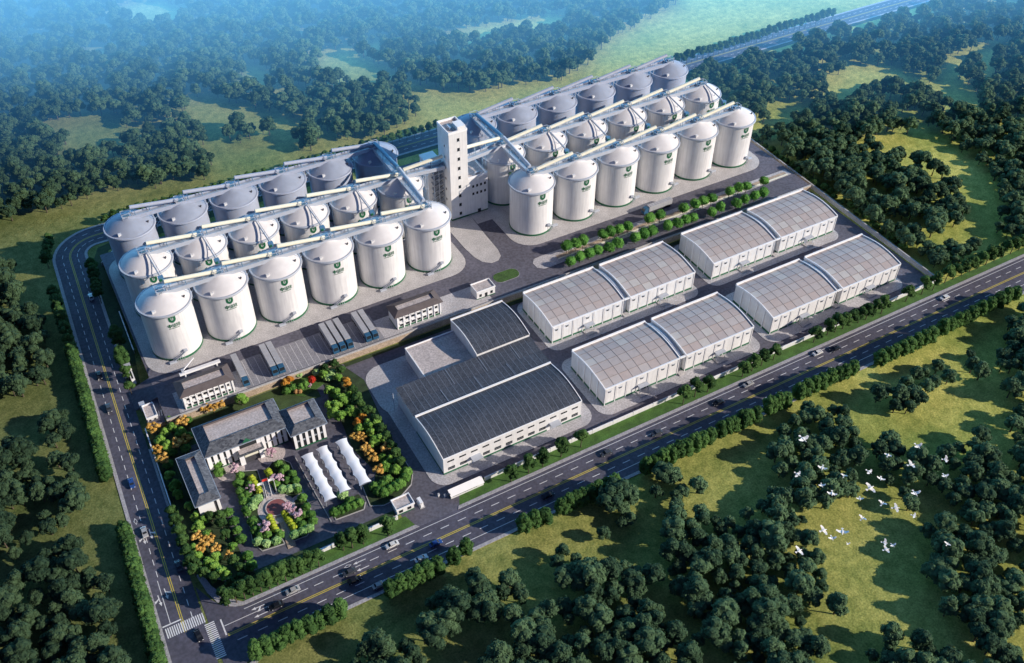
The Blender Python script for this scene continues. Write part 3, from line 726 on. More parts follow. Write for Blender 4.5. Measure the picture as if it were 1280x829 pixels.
for i in range(1, 24):
    x = AL*i/24; r_.bar((x, AW+.3, AH+.12), (x, 30.4, AH-.26), .14, .06, 'rib'); r_.bar((x, 30.6, AH-.27), (x, 38.8, AH+.33), .14, .06, 'rib')
for x in (14, 28, 42): r_.bar((x, AW+.4, AH+.15), (x, 30.5, AH-.2), .3, .12, 'rib'); r_.bar((x+6, 30.5, AH-.2), (x+6, 38.8, AH+.4), .3, .12, 'rib')
r_.build('roof', t)
p2 = shed(33.8, AL+.5, 39.0, 61.2, AH+1.2, 1.8)
e = MB()
for xx in (33.8, AL+.5):
    for (ya, za), (yb, zb) in zip(p2, p2[1:]): e.bar((xx, ya, za+.1), (xx, yb, zb+.1), .3, .5, 'whitecoat')
e.box(33.7, AL+.6, 60.9, 61.4, AH+1.2, AH+2.0, 'whitecoat'); e.build('parapet', t)
F_ = 5.6; b = MB(); b.box(12.6, 33.7, 38.7, 59.0, 0, F_, 'white'); b.box(12.9, 33.6, 38.9, 58.7, F_, F_+.08, 'roofdeck')
b.box(12.5, 12.9, 38.7, 59.0, F_, F_+.6, 'whitecoat'); b.box(12.9, 33.7, 58.7, 59.05, F_, F_+.6, 'whitecoat'); b.build('flat_roof_block', t)
for i in range(12):
    x = 1.6+i*4.63
    MB().box(x, x+2.6, -.08, .05, 5.7, 6.4, 'dark').build('window', t)
    if i not in (2, 9): MB().box(x+.2, x+2.8, -.1, .05, 1.6, 2.9, 'dark').box(x+.2, x+2.8, -.13, -.1, 2.2, 2.3, 'steel').build('window', t)
    if i in (2, 9):
        MB().box(x+.2, x+3.0, -.1, .0, .0, 3.2, 'steel').build('door', t)
        MB().box(x-.4, x+3.6, -2.6, 0, 3.5, 3.7, 'rim').build('door_canopy', t)
g = MB(); g.box(-.1, 9.6, -.1, 0, 0, .7, 'green'); g.box(13.6, 42, -.1, 0, 0, .7, 'green'); g.box(46, AL+.1, -.1, 0, 0, .7, 'green'); g.box(-.1, 0, 0, AW, 0, .7, 'green'); g.build('base_band', t)
MB().bar((-2.6, 36, 0), (-2.6, 36, 9.5), .2, .2, 'rim').build('mast', t)

# ------------------------------------------------------------------ office complex
def hip_wing(t, x0, x1, y0, y1, h, inset, rh, deckdrop=.9, ov=.9, back=None):
    """walls, hip roof ring sloping up to a flat sunken deck"""
    MB().box(x0, x1, y0, y1, 0, h, 'darktrim').build('wall', t)
    X0, X1, Y0, Y1 = x0-ov, x1+ov, y0-ov, y1+ov; a, c, d, e_ = X0+inset*.85, X1-inset*.85, Y0+inset, Y1-(back or inset); z0, z1 = h, h+rh
    r_ = MB(); O = [(X0, Y0), (X1, Y0), (X1, Y1), (X0, Y1)]; I = [(a, d), (c, d), (c, e_), (a, e_)]
    for i in range(4):
        j = (i+1) % 4; r_.add([(*O[i], z0+.15), (*O[j], z0+.15), (*I[j], z1), (*I[i], z1)], [(0, 1, 2, 3)], 'slate')
        r_.add([(*I[i], z1), (*I[j], z1), (*I[j], z1-deckdrop), (*I[i], z1-deckdrop)], [(0, 1, 2, 3)], 'brown_roof')
    r_.build('roof', t)
    MB().sheet(I, z1-deckdrop+.01, 'roofdeck').build('roof_deck', t)
    e2 = MB()
    for i in range(4):
        j = (i+1) % 4; e2.bar((*O[i], z0+.05), (*O[j], z0+.05), .28, .25, 'steel')
    e2.sheet(O, z0-.02, 'darktrim'); e2.build('eaves', t)
def facade(t, x0, x1, y, h, n, w=1.5):
    """white piers with dark glazed bays between"""
    for i in range(n):
        x = x0+(x1-x0-w)*i/(n-1); MB().box(x, x+w, y-.45, y-.01, 0, h-.15, 'whitecoat').build('pier', t)
    for i in range(n-1):
        xa = x0+(x1-x0-w)*i/(n-1)+w; xb = x0+(x1-x0-w)*(i+1)/(n-1)
        MB().box(xa+.05, xb-.05, y-.2, y-.01, 1.0, 3.2, 'dark').box(xa+.05, xb-.05, y-.2, y-.01, 4.3, 6.6, 'dark').box(xa+.05, xb-.05, y-.26, y-.01, 3.4, 4.0, 'steel').build('window', t)
    MB().box(x0, x1, y-.5, y-.46, 0, .6, 'green').build('base_band', t)
t = thing('office_building', 'main office with dark hipped tile roof, flat pink deck and projecting porch', 'office building', (14, 238, 0))
hip_wing(t, 1.0, 29.4, 1.4, 15.4, 8, 4.4, 2.2, back=2.6)
facade(t, .9, 11.1, 1.4, 8, 5, 1.4); facade(t, 20.2, 29.5, 1.4, 8, 5, 1.3)
b = MB(); b.box(11.2, 20.0, -1.4, 1.4, 0, 4.6, 'darktrim'); b.box(10.9, 20.3, -1.9, 1.6, 4.6, 5.2, 'slate'); b.box(11.6, 19.6, -1.2, 1.45, 5.2, 5.35, 'roofdeck'); b.build('porch', t)
for x in (11.2, 18.3): MB().box(x, x+1.7, -1.85, -1.4, 0, 4.5, 'whitecoat').build('pier', t)
MB().box(13.2, 18.0, -1.6, -1.4, 3.2, 4.4, 'cream').build('sign_band', t)
for x in (10.9, 18.6): MB().box(x, x+1.5, .9, 1.38, 4.6, 7.9, 'whitecoat').build('pier', t)
MB().box(12.6, 18.4, 1.1, 1.38, 5.4, 7.6, 'dark').build('window', t)
MB().add([(13.5, -.3, 9.2), (17, -.3, 9.2), (15.3, 1.0, 10)], [(0, 1, 2)], 'green').build('skylight', t)
t = thing('office_wing', 'square office wing with dark hipped roof to the right of the main office', 'office building', (43.6, 233, 0))
hip_wing(t, .9, 12.8, 1.2, 13.2, 8, 3.4, 1.9, back=2.2); facade(t, .9, 12.8, 1.2, 8, 6, 1.0)
t = thing('office_wing', 'narrow office wing with dark hipped roof and white gable end beside the left road wall', 'office building', (5.6, 218, 0))
hip_wing(t, .8, 7.6, 2.6, 24.6, 7.8, 3.2, 1.6)
MB().box(.8, 6.0, 2.15, 2.6, 0, 7.6, 'whitecoat').build('gable_wall', t)
MB().box(7.0, 7.7, 2.15, 2.6, 0, 7.6, 'whitecoat').build('pier', t)
for y in (3.4, 8.6, 11.4, 14.2, 17, 19.6): MB().box(7.62, 8.0, y, y+1.4, 0, 7.2, 'whitecoat').build('pier', t)
for y in (4.9, 10.1, 12.9, 15.7, 18.5): MB().box(7.6, 7.8, y, y+1.2, 1, 6.8, 'dark').build('window', t)

def office(x0, y0, L, Wd, h, label, n, z=PZ, steps=True):
    t = thing('terrace_office', label, 'office building', (x0, y0, z))
    MB().box(0, L, 0, Wd, 0, h, 'white').build('wall', t)
    r_ = MB(); ov = .8; O = [(-ov, -ov), (L+ov, -ov), (L+ov, Wd+ov), (-ov, Wd+ov)]; k = 2.0; I = [(k, k), (L-k, k), (L-k, Wd-k), (k, Wd-k)]
    for i in range(4):
        j = (i+1) % 4; r_.add([(*O[i], h+.05), (*O[j], h+.05), (*I[j], h+1.4), (*I[i], h+1.4)], [(0, 1, 2, 3)], 'brown_roof'); r_.add([(*I[i], h+1.4), (*I[j], h+1.4), (*I[j], h+.8), (*I[i], h+.8)], [(0, 1, 2, 3)], 'darktrim')
    r_.sheet(O, h, 'brown_roof'); r_.build('roof', t)
    MB().sheet(I, h+.82, 'roofdeck').build('roof_deck', t)
    for i in range(n):
        x = 1.6+(L-3.2-1.4)*i/(n-1)
        for z0 in (1.1, 4.0): w_ = MB().box(x, x+1.35, -.1, .05, z0, z0+1.5, 'dark').build('window', t); MB().box(x-.2, x+1.55, -.55, -.02, z0+1.55, z0+1.7, 'whitecoat').build('hood', w_)
    MB().box(-.05, L+.05, -.06, 0, 0, .8, 'green').box(-.06, -.0, 0, Wd, 0, .6, 'green').build('base_band', t)
    for i in range(n+1):
        x = .3+(L-1.0)*i/n; MB().box(x, x+.45, -.35, 0, 0, h-.2, 'whitecoat').build('pier', t)
    return t
office(15.0, 269.6, 19.2, 8.2, 6.6, 'two storey white office on the terrace under the white weighbridge frame', 8)
office(101.4, 271.2, 20.0, 7.4, 6.6, 'two storey white office on the terrace edge right of the parked trucks', 7)
t = thing('guard_hut', 'small white hut with flat roof beside the oval lawn', 'hut', (138.1, 271.6, PZ))
MB().box(0, 8.6, 0, 5.6, 0, 3.7, 'white').build('wall', t)
b = MB(); b.box(-.15, 8.75, -.15, .15, 3.7, 4.3, 'whitecoat'); b.box(-.15, .15, .15, 5.75, 3.7, 4.3, 'whitecoat'); b.box(8.45, 8.75, .15, 5.75, 3.7, 4.3, 'whitecoat'); b.box(.15, 8.45, 5.45, 5.75, 3.7, 4.3, 'whitecoat'); b.box(.15, 8.45, .15, 5.45, 3.7, 3.8, 'roofdeck'); b.build('parapet', t)
for x in (1.2, 6.4): MB().box(x, x+1.1, -.08, .05, 1.0, 2.4, 'dark').build('window', t)
MB().box(3.8, 5.0, -.08, .05, 0, 2.3, 'dark').build('door', t)
MB().box(-.05, 8.65, -.05, 0, 0, .4, 'green').build('base_band', t)
# weighbridge frame behind the left office
t = thing('weighbridge_frame', 'white crossbeam frame with a slanting arm over the truck lane behind the left office', 'frame', (15, 281, PZ))
MB().box(2.6, 18.0, -.6, .6, 6.4, 7.3, 'whitecoat').build('beam', t)
for x in (4.6, 16.6): MB().bar((x, 0, 0), (x, 0, 6.4), .45, .45, 'whitecoat').build('post', t)
MB().bar((4.0, .4, 7.8), (9.5, 3.6, 9.4), .35, .35, 'whitecoat').box(3.6, 4.6, -.3, .7, 7.3, 8.6, 'rim').build('arm', t)
# gatehouses
def gatehouse(x0, y0, L, Wd, h, label, z=0):
    t = thing('gatehouse', label, 'gatehouse', (x0, y0, z))
    MB().box(0, L, 0, Wd, 0, h, 'white').build('wall', t)
    b = MB(); b.box(-.3, L+.3, -.3, 0, h-.1, h+.7, 'whitecoat'); b.box(-.3, 0, 0, Wd, h-.1, h+.7, 'whitecoat'); b.box(L, L+.3, 0, Wd, h-.1, h+.7, 'whitecoat'); b.box(-.3, L+.3, Wd, Wd+.3, h-.1, h+.7, 'whitecoat'); b.box(0, L, 0, Wd, h, h+.15, 'roofdeck'); b.build('parapet', t)
    for u in (.12, .62): MB().box(L*u, L*u+L*.22, -.1, .05, 1.0, 2.4, 'dark').build('window', t)
    MB().box(L, L+.1, Wd*.3, Wd*.6, 0, 2.3, 'dark').build('door', t)
    MB().box(-.04, L+.04, -.06, 0, 0, .5, 'green').build('base_band', t)
    return t
gatehouse(64.4, 189.8, 6.2, 4.4, 2.8, 'small white gatehouse with flat pink roof beside the lower gate')
gatehouse(1.6, 271.4, 3.6, 6.8, 3.2, 'small white gatehouse beside the left road gate', 0)
t = thing('gate_pillar', 'white stub pillar with curved top in the middle of the lower gate', 'pillar', (73.2, 190.2, 0))
MB().box(-.5, .5, -1.4, 1.4, 0, 2.6, 'whitecoat').tube((-.5, -1.4, 2.3), (-.5, 1.4, 2.3), .35, 'whitecoat', 8).build('pillar_body', t); MB().box(-.9, .9, -1.8, 1.8, 0, .2, 'kerb').build('footing', t)
t = thing('gate_pillar', 'white block pillar at the end of the left gatehouse', 'pillar', (1.7, 280.4, 0))
MB().box(-.9, .9, -1, 1, 0, 2.8, 'whitecoat').build('pillar_body', t); MB().box(-1, 1, -1.1, 1.1, 2.8, 3.1, 'rim').build('cap', t)
for i, (x, y) in enumerate(((80.2, 190.4), (82.0, 189.2))):
    t = thing('bollard', ['small white post near the middle of the lower gate opening', 'small white post beside the long gate shed'][i], 'bollard', (x, y, 0))
    MB().box(-.3, .3, -.3, .3, 0, 1.2, 'whitecoat').build('post', t); MB().box(-.35, .35, -.35, .35, 1.2, 1.35, 'kerb').build('cap', t)
t = thing('gate_shed', 'long low white shed with sloping roof inside the lower gate wall', 'shed', (83.4, 187.2, 0))
b = MB(); Lg = 12.6
b.add([(0, 0, 0), (Lg, 0, 0), (Lg, 2.0, 0), (0, 2.0, 0), (0, 0, 1.6), (Lg, 0, 1.6), (Lg, 2.0, 2.5), (0, 2.0, 2.5)], [(0, 1, 5, 4), (1, 2, 6, 5), (2, 3, 7, 6), (3, 0, 4, 7)], 'white'); b.build('wall', t)
MB().add([(-.2, -.3, 1.55), (Lg+.2, -.3, 1.55), (Lg+.2, 2.2, 2.7), (-.2, 2.2, 2.7), (-.2, -.3, 1.4), (Lg+.2, -.3, 1.4), (Lg+.2, 2.2, 2.55), (-.2, 2.2, 2.55)], [(0, 1, 2, 3), (4, 5, 1, 0), (3, 7, 4, 0), (1, 5, 6, 2)], 'whitecoat').build('roof', t)
MB().box(.6, Lg-2.5, -.05, 0, .8, 1.3, 'dark').build('window', t); MB().box(-.05, 0, .4, 1.8, .2, 2.2, 'dark').build('door', t)
t = thing('entrance_sign', 'white sign wall with dark panel on the planted island by the left gate', 'sign', (2.0, 297.5, 0))
MB().box(-.7, .7, -2.6, 2.6, 0, 2.8, 'whitecoat').build('sign_wall', t); MB().box(.7, .78, -2.1, 2.1, .6, 2.4, 'dark').box(-.3, .3, -2.2, 2.2, 2.8, 2.86, 'dark').build('sign_panel', t)
t = thing('entrance_sign', 'small white block between the trees of the left gate island', 'sign', (1.7, 304.0, 0))
MB().box(-1.2, 1.2, -.9, .9, 0, 2.4, 'whitecoat').build('sign_wall', t); MB().box(-1.3, 1.3, -1.0, 1.0, 2.4, 2.6, 'rim').build('cap', t)

# ------------------------------------------------------------------ canopies, flagpoles, planter
def canopy(x0, y0, w, L, n, label):
    t = thing('carport_canopy', label, 'canopy', (x0, y0, 0), group='white membrane canopies')
    b = MB(); nu, nv = 8, n*6
    def P(i, j):
        u = i/nu; v = j/nv; s_ = abs(math.sin(PI*v*n))**.8
        x = w*u; edge = (.5-s_)*.55*(2*u-1)
        return (x+edge, L*v, 3.3+.42*math.sin(PI*u)+.15*s_)
    vs = [P(i, j) for j in range(nv+1) for i in range(nu+1)]
    fs = [(j*(nu+1)+i, j*(nu+1)+i+1, (j+1)*(nu+1)+i+1, (j+1)*(nu+1)+i) for j in range(nv) for i in range(nu)]
    b.add(vs, fs, 'membrane').build('membrane_roof', t, smooth=True)
    for k in range(n+1):
        y = min(max(L*k/n, .3), L-.3)
        MB().bar((.3, y, 0), (.3, y, 3.0), .2, .2, 'steel').bar((.3, y, 2.9), (w-.3, y, 3.1), .14, .14, 'steel').build('post', t)
    return t
canopy(44.6, 204.6, 4.0, 22.6, 5, 'white wavy carport canopy, leftmost of three beside the garden')
canopy(50.4, 205.4, 3.8, 22.4, 5, 'white wavy carport canopy in the middle of the three')
canopy(57.6, 205.2, 4.0, 22.4, 4, 'white wavy carport canopy, rightmost of the three beside the orange trees')
t = thing('flower_circle', 'round maroon stone planter in the middle of the garden circle', 'planter', (29.8, 212.7, .2))
MB().prism(ell(0, 0, 3.4, 3.4), 0, .4, 'maroon').build('planting', t); MB().lathe([(3.7, 0), (3.7, .5), (3.4, .5), (3.4, .3)], 'plaza', 32).build('kerb_ring', t)
fp = None
for i, (dx, hh) in enumerate(((-1.8, 8.5), (0, 9.5), (1.8, 8.5))):
    t = thing('flagpole', ['flagpole with white flag, left of three behind the garden circle', 'tallest flagpole with red flag behind the garden circle', 'flagpole with white flag, right of three behind the garden circle'][i], 'flagpole', (30.2+dx, 218.6, .15), group='flagpoles by the garden circle')
    MB().tube((0, 0, 0), (0, 0, hh), .11, 'whitecoat', 8, .06).build('pole', t); MB().add([(0, 0, hh-1.3), (-1.0, .3, hh-1.4), (-2.0, .1, hh-1.2), (-2.0, .1, hh-.1), (-1.0, .3, hh-.2), (0, 0, hh-.05)], [(0, 1, 4, 5), (1, 2, 3, 4)], 'red' if i == 1 else 'whitecoat').build('flag', t)
    MB().box(-.4, .4, -.4, .4, 0, .25, 'plaza').build('base', t)

# ------------------------------------------------------------------ vehicles
def make_car(paint, nm):
    t = thing('car', nm, 'car', group='cars on the roads')
    prof = [(-2.25, .35), (-2.3, .75), (-2.1, .95), (-1.65, 1.02), (-1.05, 1.42), (.55, 1.45), (1.2, 1.0), (2.05, .85), (2.28, .62), (2.25, .35)]
    b = MB(); n = len(prof); wd = [.86, .9, .9, .88, .72, .72, .86, .86, .84, .86]
    vs = [(x, -w, z) for (x, z), w in zip(prof, wd)]+[(x, w, z) for (x, z), w in zip(prof, wd)]
    b.add(vs, [tuple(range(n)), tuple(range(n, 2*n))[::-1]]+[(i, i+n, (i+1) % n+n, (i+1) % n) for i in range(n)], paint); b.build('body', t)
    MB().add([(1.16, -.7, 1.03), (1.16, .7, 1.03), (.58, .62, 1.462), (.58, -.62, 1.462)], [(0, 1, 2, 3)], 'dark').build('windscreen', t)
    MB().add([(-1.62, .7, 1.045), (-1.62, -.7, 1.045), (-1.07, -.62, 1.44), (-1.07, .62, 1.44)], [(0, 1, 2, 3)], 'dark').build('rear_window', t)
    for s_ in (-1, 1):
        MB().add([(-1.3, s_*.835, 1.05), (.95, s_*.845, 1.05), (.5, s_*.745, 1.38), (-1.0, s_*.745, 1.38)], [(0, 1, 2, 3)], 'dark').build('side_window', t)
        for x in (-1.4, 1.4): w_ = MB().tube((x, s_*.72, .33), (x, s_*.92, .33), .33, 'tyre', 14).build('wheel', t); MB().tube((x, s_*.921, .33), (x, s_*.935, .33), .18, 'rim', 10).build('hubcap', w_)
        MB().box(2.16, 2.3, s_*.6-.18, s_*.6+.18, .6, .72, 'whitecoat').build('headlight', t)
    return t
cars = {}
def car(px, py, heading, paint, label):
    x, y = at(px, py, .7)
    if paint not in cars: t = make_car(paint, label); t.location = (x, y, .03); t.rotation_euler[2] = heading; cars[paint] = t
    else: t = dup(cars[paint], (x, y, .03), heading, label)
    t.scale = (1.0,)*3
    return t
S = -PI/2
car(124, 469, S, 'car_black', 'dark car on the left road nearest the left gate island')
car(136, 510, S, 'car_grey', 'dark grey car on the left road level with the left gatehouse')
car(164.5, 604, S, 'car_blue', 'blue car on the left road beside the white wall')
car(180.5, 665, S, 'car_silver', 'silver car on the left road below the white diamond mark')
car(223, 707, -S, 'car_grey', 'dark car in the right lane of the left road near the road corner')
car(113.5, 371, -S, 'car_silver', 'small silver car on the upper part of the left road')
car(248, 794, S+.1, 'car_black', 'black car in the junction beside the zebra crossings')
car(366, 738, PI, 'car_silver', 'silver car on the lower road beside the lane arrows')
car(490, 681, PI, 'car_white', 'white car in the outer lane of the lower road left of the gate')
car(437, 715, PI, 'car_grey', 'dark grey car by the diamond mark on the lower road')
car(544.5, 679, 0, 'car_blue', 'dark blue car in the tree shade on the lower road')
car(526.5, 698, 0, 'car_white', 'white car on the near side of the lower road by the hedge trees')
car(443, 725, 0, 'car_black', 'black car just past the yellow line below the diamond mark')
car(474, 731, 0, 'car_silver', 'silver car beside the near pavement left of the hedge trees')
car(345, 757, PI, 'car_black', 'black car in the shade on the lower road near the junction')
car(935.5, 480, PI, 'car_silver', 'silver car on the lower road in front of the middle warehouse')
car(898, 503, PI, 'car_black', 'black car in the tree shadow left of a silver car')
car(1022, 441, PI, 'car_white', 'white car on the lower road below the right warehouse')
car(1044, 436, PI, 'car_black', 'dark car just right of a white car on the lower road')
car(1181, 372, PI, 'car_white', 'white car farthest right on the lower road')
car(685, 619, 0, 'car_black', 'dark car on the near side of the lower road opposite the workshop')
car(821, 541, PI, 'car_grey', 'dark grey car in the shade in the middle of the lower road')
car(758, 566, PI, 'car_grey', 'grey car on the lower road below the workshop corner')

def make_truck(cab, bed='trailer'):
    t = thing('truck', 'x', 'truck', group='trucks parked in the bays')
    MB().box(-1.12, 1.12, 0, 13.2, 1.2, 3.7, bed).build('trailer', t)     # cab end at -y
    r_ = MB(); r_.box(-1.14, 1.14, -.02, 13.22, 3.7, 3.78, 'trailer')
    for i in range(9): y = .8+i*1.45; r_.box(-1.16, 1.16, y, y+.12, 1.2, 3.84, 'steel')
    r_.build('cover', t)
    c = MB(); c.add([(-1.2, -2.9, .7), (1.2, -2.9, .7), (1.2, -.5, .7), (-1.2, -.5, .7), (-1.2, -2.9, 1.9), (1.2, -2.9, 1.9), (-1.1, -2.3, 3.4), (1.1, -2.3, 3.4), (-1.1, -.5, 3.6), (1.1, -.5, 3.6)], [(0, 1, 5, 4), (4, 5, 7, 6), (6, 7, 9, 8), (1, 2, 9, 7, 5), (3, 0, 4, 6, 8), (2, 3, 8, 9)], cab); c.build('cab', t)
    MB().add([(-1.0, -2.88, 2.02), (1.0, -2.88, 2.02), (.95, -2.4, 3.22), (-.95, -2.4, 3.22)], [(0, 1, 2, 3)], 'dark').build('windscreen', t)
    MB().box(-1.1, 1.1, -2.4, 13.0, .7, 1.2, 'darktrim').build('chassis', t)
    for y in (-1.8, 1.0, 9.0, 10.3, 11.6):
        for s_ in (-1, 1): MB().tube((s_*.85, y, .5), (s_*1.22, y, .5), .5, 'tyre', 12).build('wheel', t)
    return t
TR = None
tx = [(38.8, 'leftmost'), (50.2, None), (52.9, None), (74.9, None), (77.9, None), (81.0, None), (88.8, None), (91.7, 'right')]
tl = ['parked truck with blue cab, standing alone at the left end of the bays', 'parked truck with blue cab, left one of the pair beside the empty bays', 'parked truck with blue cab, right one of the pair beside the empty bays',
      'parked truck with blue cab, left of the group of three', 'parked truck with blue cab, middle of the group of three', 'parked truck with blue cab, right of the group of three',
      'parked truck with blue cab, left of the pair nearest the terrace office', 'parked truck with blue cab, right of the pair nearest the terrace office']
for (x, _), lab in zip(tx, tl):
    loc = (x, 272.2, PZ+.1)
    if TR is None: TR = make_truck('bluecab'); TR.location = loc; TR['label'] = lab
    else: dup(TR, loc, 0, lab)
x, y = at(815, 262, PZ+1.5)
dup(TR, (x-2, y+.5, PZ+.05), -PI/2+.02, 'blue cab truck driving on the terrace road below the right silos', group='moving trucks')

# ------------------------------------------------------------------ trees
import re
def ico(sub=1):
    t_ = (1+5**.5)/2
    v = [Vector(p).normalized() for p in ((-1, t_, 0), (1, t_, 0), (-1, -t_, 0), (1, -t_, 0), (0, -1, t_), (0, 1, t_), (0, -1, -t_), (0, 1, -t_), (t_, 0, -1), (t_, 0, 1), (-t_, 0, -1), (-t_, 0, 1))]
    f = [(0, 11, 5), (0, 5, 1), (0, 1, 7), (0, 7, 10), (0, 10, 11), (1, 5, 9), (5, 11, 4), (11, 10, 2), (10, 7, 6), (7, 1, 8), (3, 9, 4), (3, 4, 2), (3, 2, 6), (3, 6, 8), (3, 8, 9), (4, 9, 5), (2, 4, 11), (6, 2, 10), (8, 6, 7), (9, 8, 1)]
    for _ in range(sub):
        c = {}; nf = []
        def mid(a, b_):
            k = (min(a, b_), max(a, b_))
            if k not in c: v.append(((v[a]+v[b_])/2).normalized()); c[k] = len(v)-1
            return c[k]
        for a, b_, d in f:
            x, y, z = mid(a, b_), mid(b_, d), mid(d, a); nf += [(a, x, z), (b_, y, x), (d, z, y), (x, y, z)]
        f = nf
    return v, f
ICO = ico(1)
def crown_mesh(rg, blobs, leaf, m, nleaf, lsize, core=.9):
    """blobs: (centre, radius, zscale): an inner core and many small leaf-sized faces around it"""
    b = MB()
    for c, r, zs in blobs:
        c = Vector(c); off = Vector((rg.random()*50,)*3)
        vs = []
        for p in ICO[0]:
            k = core*(1+.35*noise.noise(p*2.1+off)); vs.append((c.x+p.x*r*k, c.y+p.y*r*k, c.z+p.z*r*k*zs))
        b.add(vs, ICO[1], m)
        for _ in range(nleaf):
            z = rg.uniform(-.75, 1); a = rg.uniform(0, 2*PI); q = math.sqrt(max(0, 1-z*z)); d = Vector((q*math.cos(a), q*math.sin(a), z))
            k = rg.uniform(.78, 1.12); p = Vector((c.x+d.x*r*k, c.y+d.y*r*k, c.z+d.z*r*k*zs))
            n_ = (d+Vector((rg.uniform(-.7, .7), rg.uniform(-.7, .7), rg.uniform(-.3, .8)))).normalized()
            u = n_.orthogonal().normalized(); u.rotate(Matrix.Rotation(rg.uniform(0, 6.3), 3, n_)); w = n_.cross(u); s_ = lsize*rg.uniform(.6, 1.3)
            b.add([p-u*s_*.5, p+w*s_*.5+n_*s_*.12, p+u*s_*.5, p-w*s_*.45], [(0, 3, 2, 1)], m)
    return b
def trunk_mesh(h, r, limbs, rg):
    b = MB(); b.tube((0, 0, -.1), (.1, .05, h), r, 'bark', 7, r*.55)
    for p in limbs: b.tube((.1, .05, h*.75), p, r*.5, 'bark', 5, r*.2)
    return b
def tree_kind(seed, height, rad, m, style='round', nleaf=46, lsize=.75, trunk=.22):
    rg = random.Random(seed); blobs = []
    if style == 'round':       # broad irregular crown of clumps
        n = 11
        for i in range(n):
            a = 2*PI*i/n*1.0+rg.uniform(-.4, .4); lev = rg.choice((0, 0, 1, 1, 2))
            rr = rad*(.62, .5, .22)[lev]*rg.uniform(.8, 1.1); z = height*(.52, .68, .82)[lev]+rg.uniform(-.3, .3)
            blobs.append(((rr*math.cos(a), rr*math.sin(a), z), rad*rg.uniform(.34, .46), .82))
        blobs.append(((0, 0, height*.66), rad*.55, .8))
    elif style == 'hedge':     # leafy right down to the ground
        for i in range(15):
            a = 2*PI*i/5+rg.uniform(-.5, .5); lv = i//5; rr = rad*(.5, .55, .3)[lv]
            blobs.append(((rr*math.cos(a), rr*math.sin(a), height*(.24, .5, .76)[lv]+rg.uniform(-.3, .3)), rad*(.5, .5, .45)[lv]*rg.uniform(.85, 1.1), 1.0))
        blobs.append(((0, 0, height*.5), rad*.7, 1.2))
    elif style == 'ball': blobs = [((0, 0, height*.64), rad*.93, .95), ((rad*.25, 0, height*.74), rad*.6, .9), ((-rad*.3, .2, height*.6), rad*.6, .9)]
    elif style == 'bush':
        for i in range(6): a = 2*PI*i/6; blobs.append(((rad*.5*math.cos(a), rad*.5*math.sin(a), height*.42+rg.uniform(-.2, .3)), rad*.5, .9))
        blobs.append(((0, 0, height*.62), rad*.6, .9))
    elif style == 'column':
        for i in range(7): z = height*(.14+.12*i); blobs.append(((rg.uniform(-.25, .25)*rad, rg.uniform(-.25, .25)*rad, z), rad*(.95-.09*i), .95))
    elif style == 'spread':    # layered, open
        for i in range(14):
            a = rg.uniform(0, 2*PI); rr = rad*rg.uniform(.25, .8); blobs.append(((rr*math.cos(a), rr*math.sin(a), height*rg.uniform(.55, .9)), rad*rg.uniform(.2, .3), .55))
    cb = crown_mesh(rg, blobs, None, m, nleaf, lsize)
    tb = trunk_mesh(height*(.5 if style != 'bush' else .3), trunk, [(x[0][0]*.7, x[0][1]*.7, x[0][2]) for x in blobs[:5]], rg)
    return cb, tb
def proto_tree(name, label, seed, height, rad, m, style, group, **k):
    t = thing(name, label, 'tree' if 'bush' not in name and 'shrub' not in name else 'bush', group=group)
    cb, tb = tree_kind(seed, height, rad, m, style, **k)
    cb.build('crown', t); tb.build('trunk', t)
    KIDS[t.name] = [(c, []) for c in t.children]
    t['_unused'] = 1
    return t
def place(pro, x, y, z, label, group, s=1.0):
    sc = (s*rnd.uniform(.92, 1.1),)*2+(s*rnd.uniform(.9, 1.12),)
    if '_unused' in pro:
        del pro['_unused']; pro.location = (x, y, z); pro.rotation_euler[2] = rnd.uniform(0, 6.28); pro.scale = sc; pro['label'] = label; pro['group'] = group; return pro
    return dup(pro, (x, y, z), rnd.uniform(0, 6.28), label, sc, group)
def line_px(a, c, n): return [(a[0]+(c[0]-a[0])*i/(n-1), a[1]+(c[1]-a[1])*i/(n-1)) for i in range(n)]

low_t = [proto_tree('hedge_tree', 'x', 40+i, 5.4, 2.6, 'leaf_hedge', 'hedge', 'x', nleaf=44, lsize=.5) for i in range(3)]
road_t = [proto_tree('roadside_tree', 'x', 20+i, 10.0, 3.1, 'leaf_road', 'round', 'x', nleaf=40, lsize=.6) for i in range(3)]
hedge_t = [proto_tree('roadside_tree', 'x', 30+i, 8.6, 2.8, 'leaf_hedge', 'hedge', 'x', nleaf=40, lsize=.55) for i in range(3)]
def run(kinds, pts, zc, label, group, s=1.0, z=0.0):
    for i, (px, py) in enumerate(pts):
        x, y = at(px, py, z+zc)
        lab = label(i, len(pts)) if callable(label) else label
        place(kinds[i % len(kinds)], x, y, z, lab, group, s)
# north verge of the lower road
G = 'dark green trees on the verge inside the lower road'
run(road_t, line_px((281, 744), (396, 695), 12), 6.2, 'dark verge tree in the close row along the lower road nearest the junction', G)
run(road_t, [(427, 674), (438, 671), (452, 666)], 6.2, 'dark verge tree of the clump of three left of the lower gate', G)
run(road_t, [(484, 656)], 6.2, 'lone dark verge tree left of the lower gatehouse', G)
run(road_t, [(639, 588), (661, 577), (679, 569), (702, 557), (727, 545)], 6.2, lambda i, n: 'dark verge tree in front of the workshop, %s of five from the left' % ORD[i], G)
run(road_t, [(856, 491), (871, 482), (887, 476)], 6.2, 'dark tree of the clump of three in front of the middle warehouse', G)
run(road_t, [(931, 457), (943, 450), (955, 443), (970, 436)], 6.2, 'dark tree of the clump of four where the two front warehouses meet', G)
run(road_t, [(1021, 414)], 6.2, 'single dark tree left of the long tree row in front of the right warehouse', G)
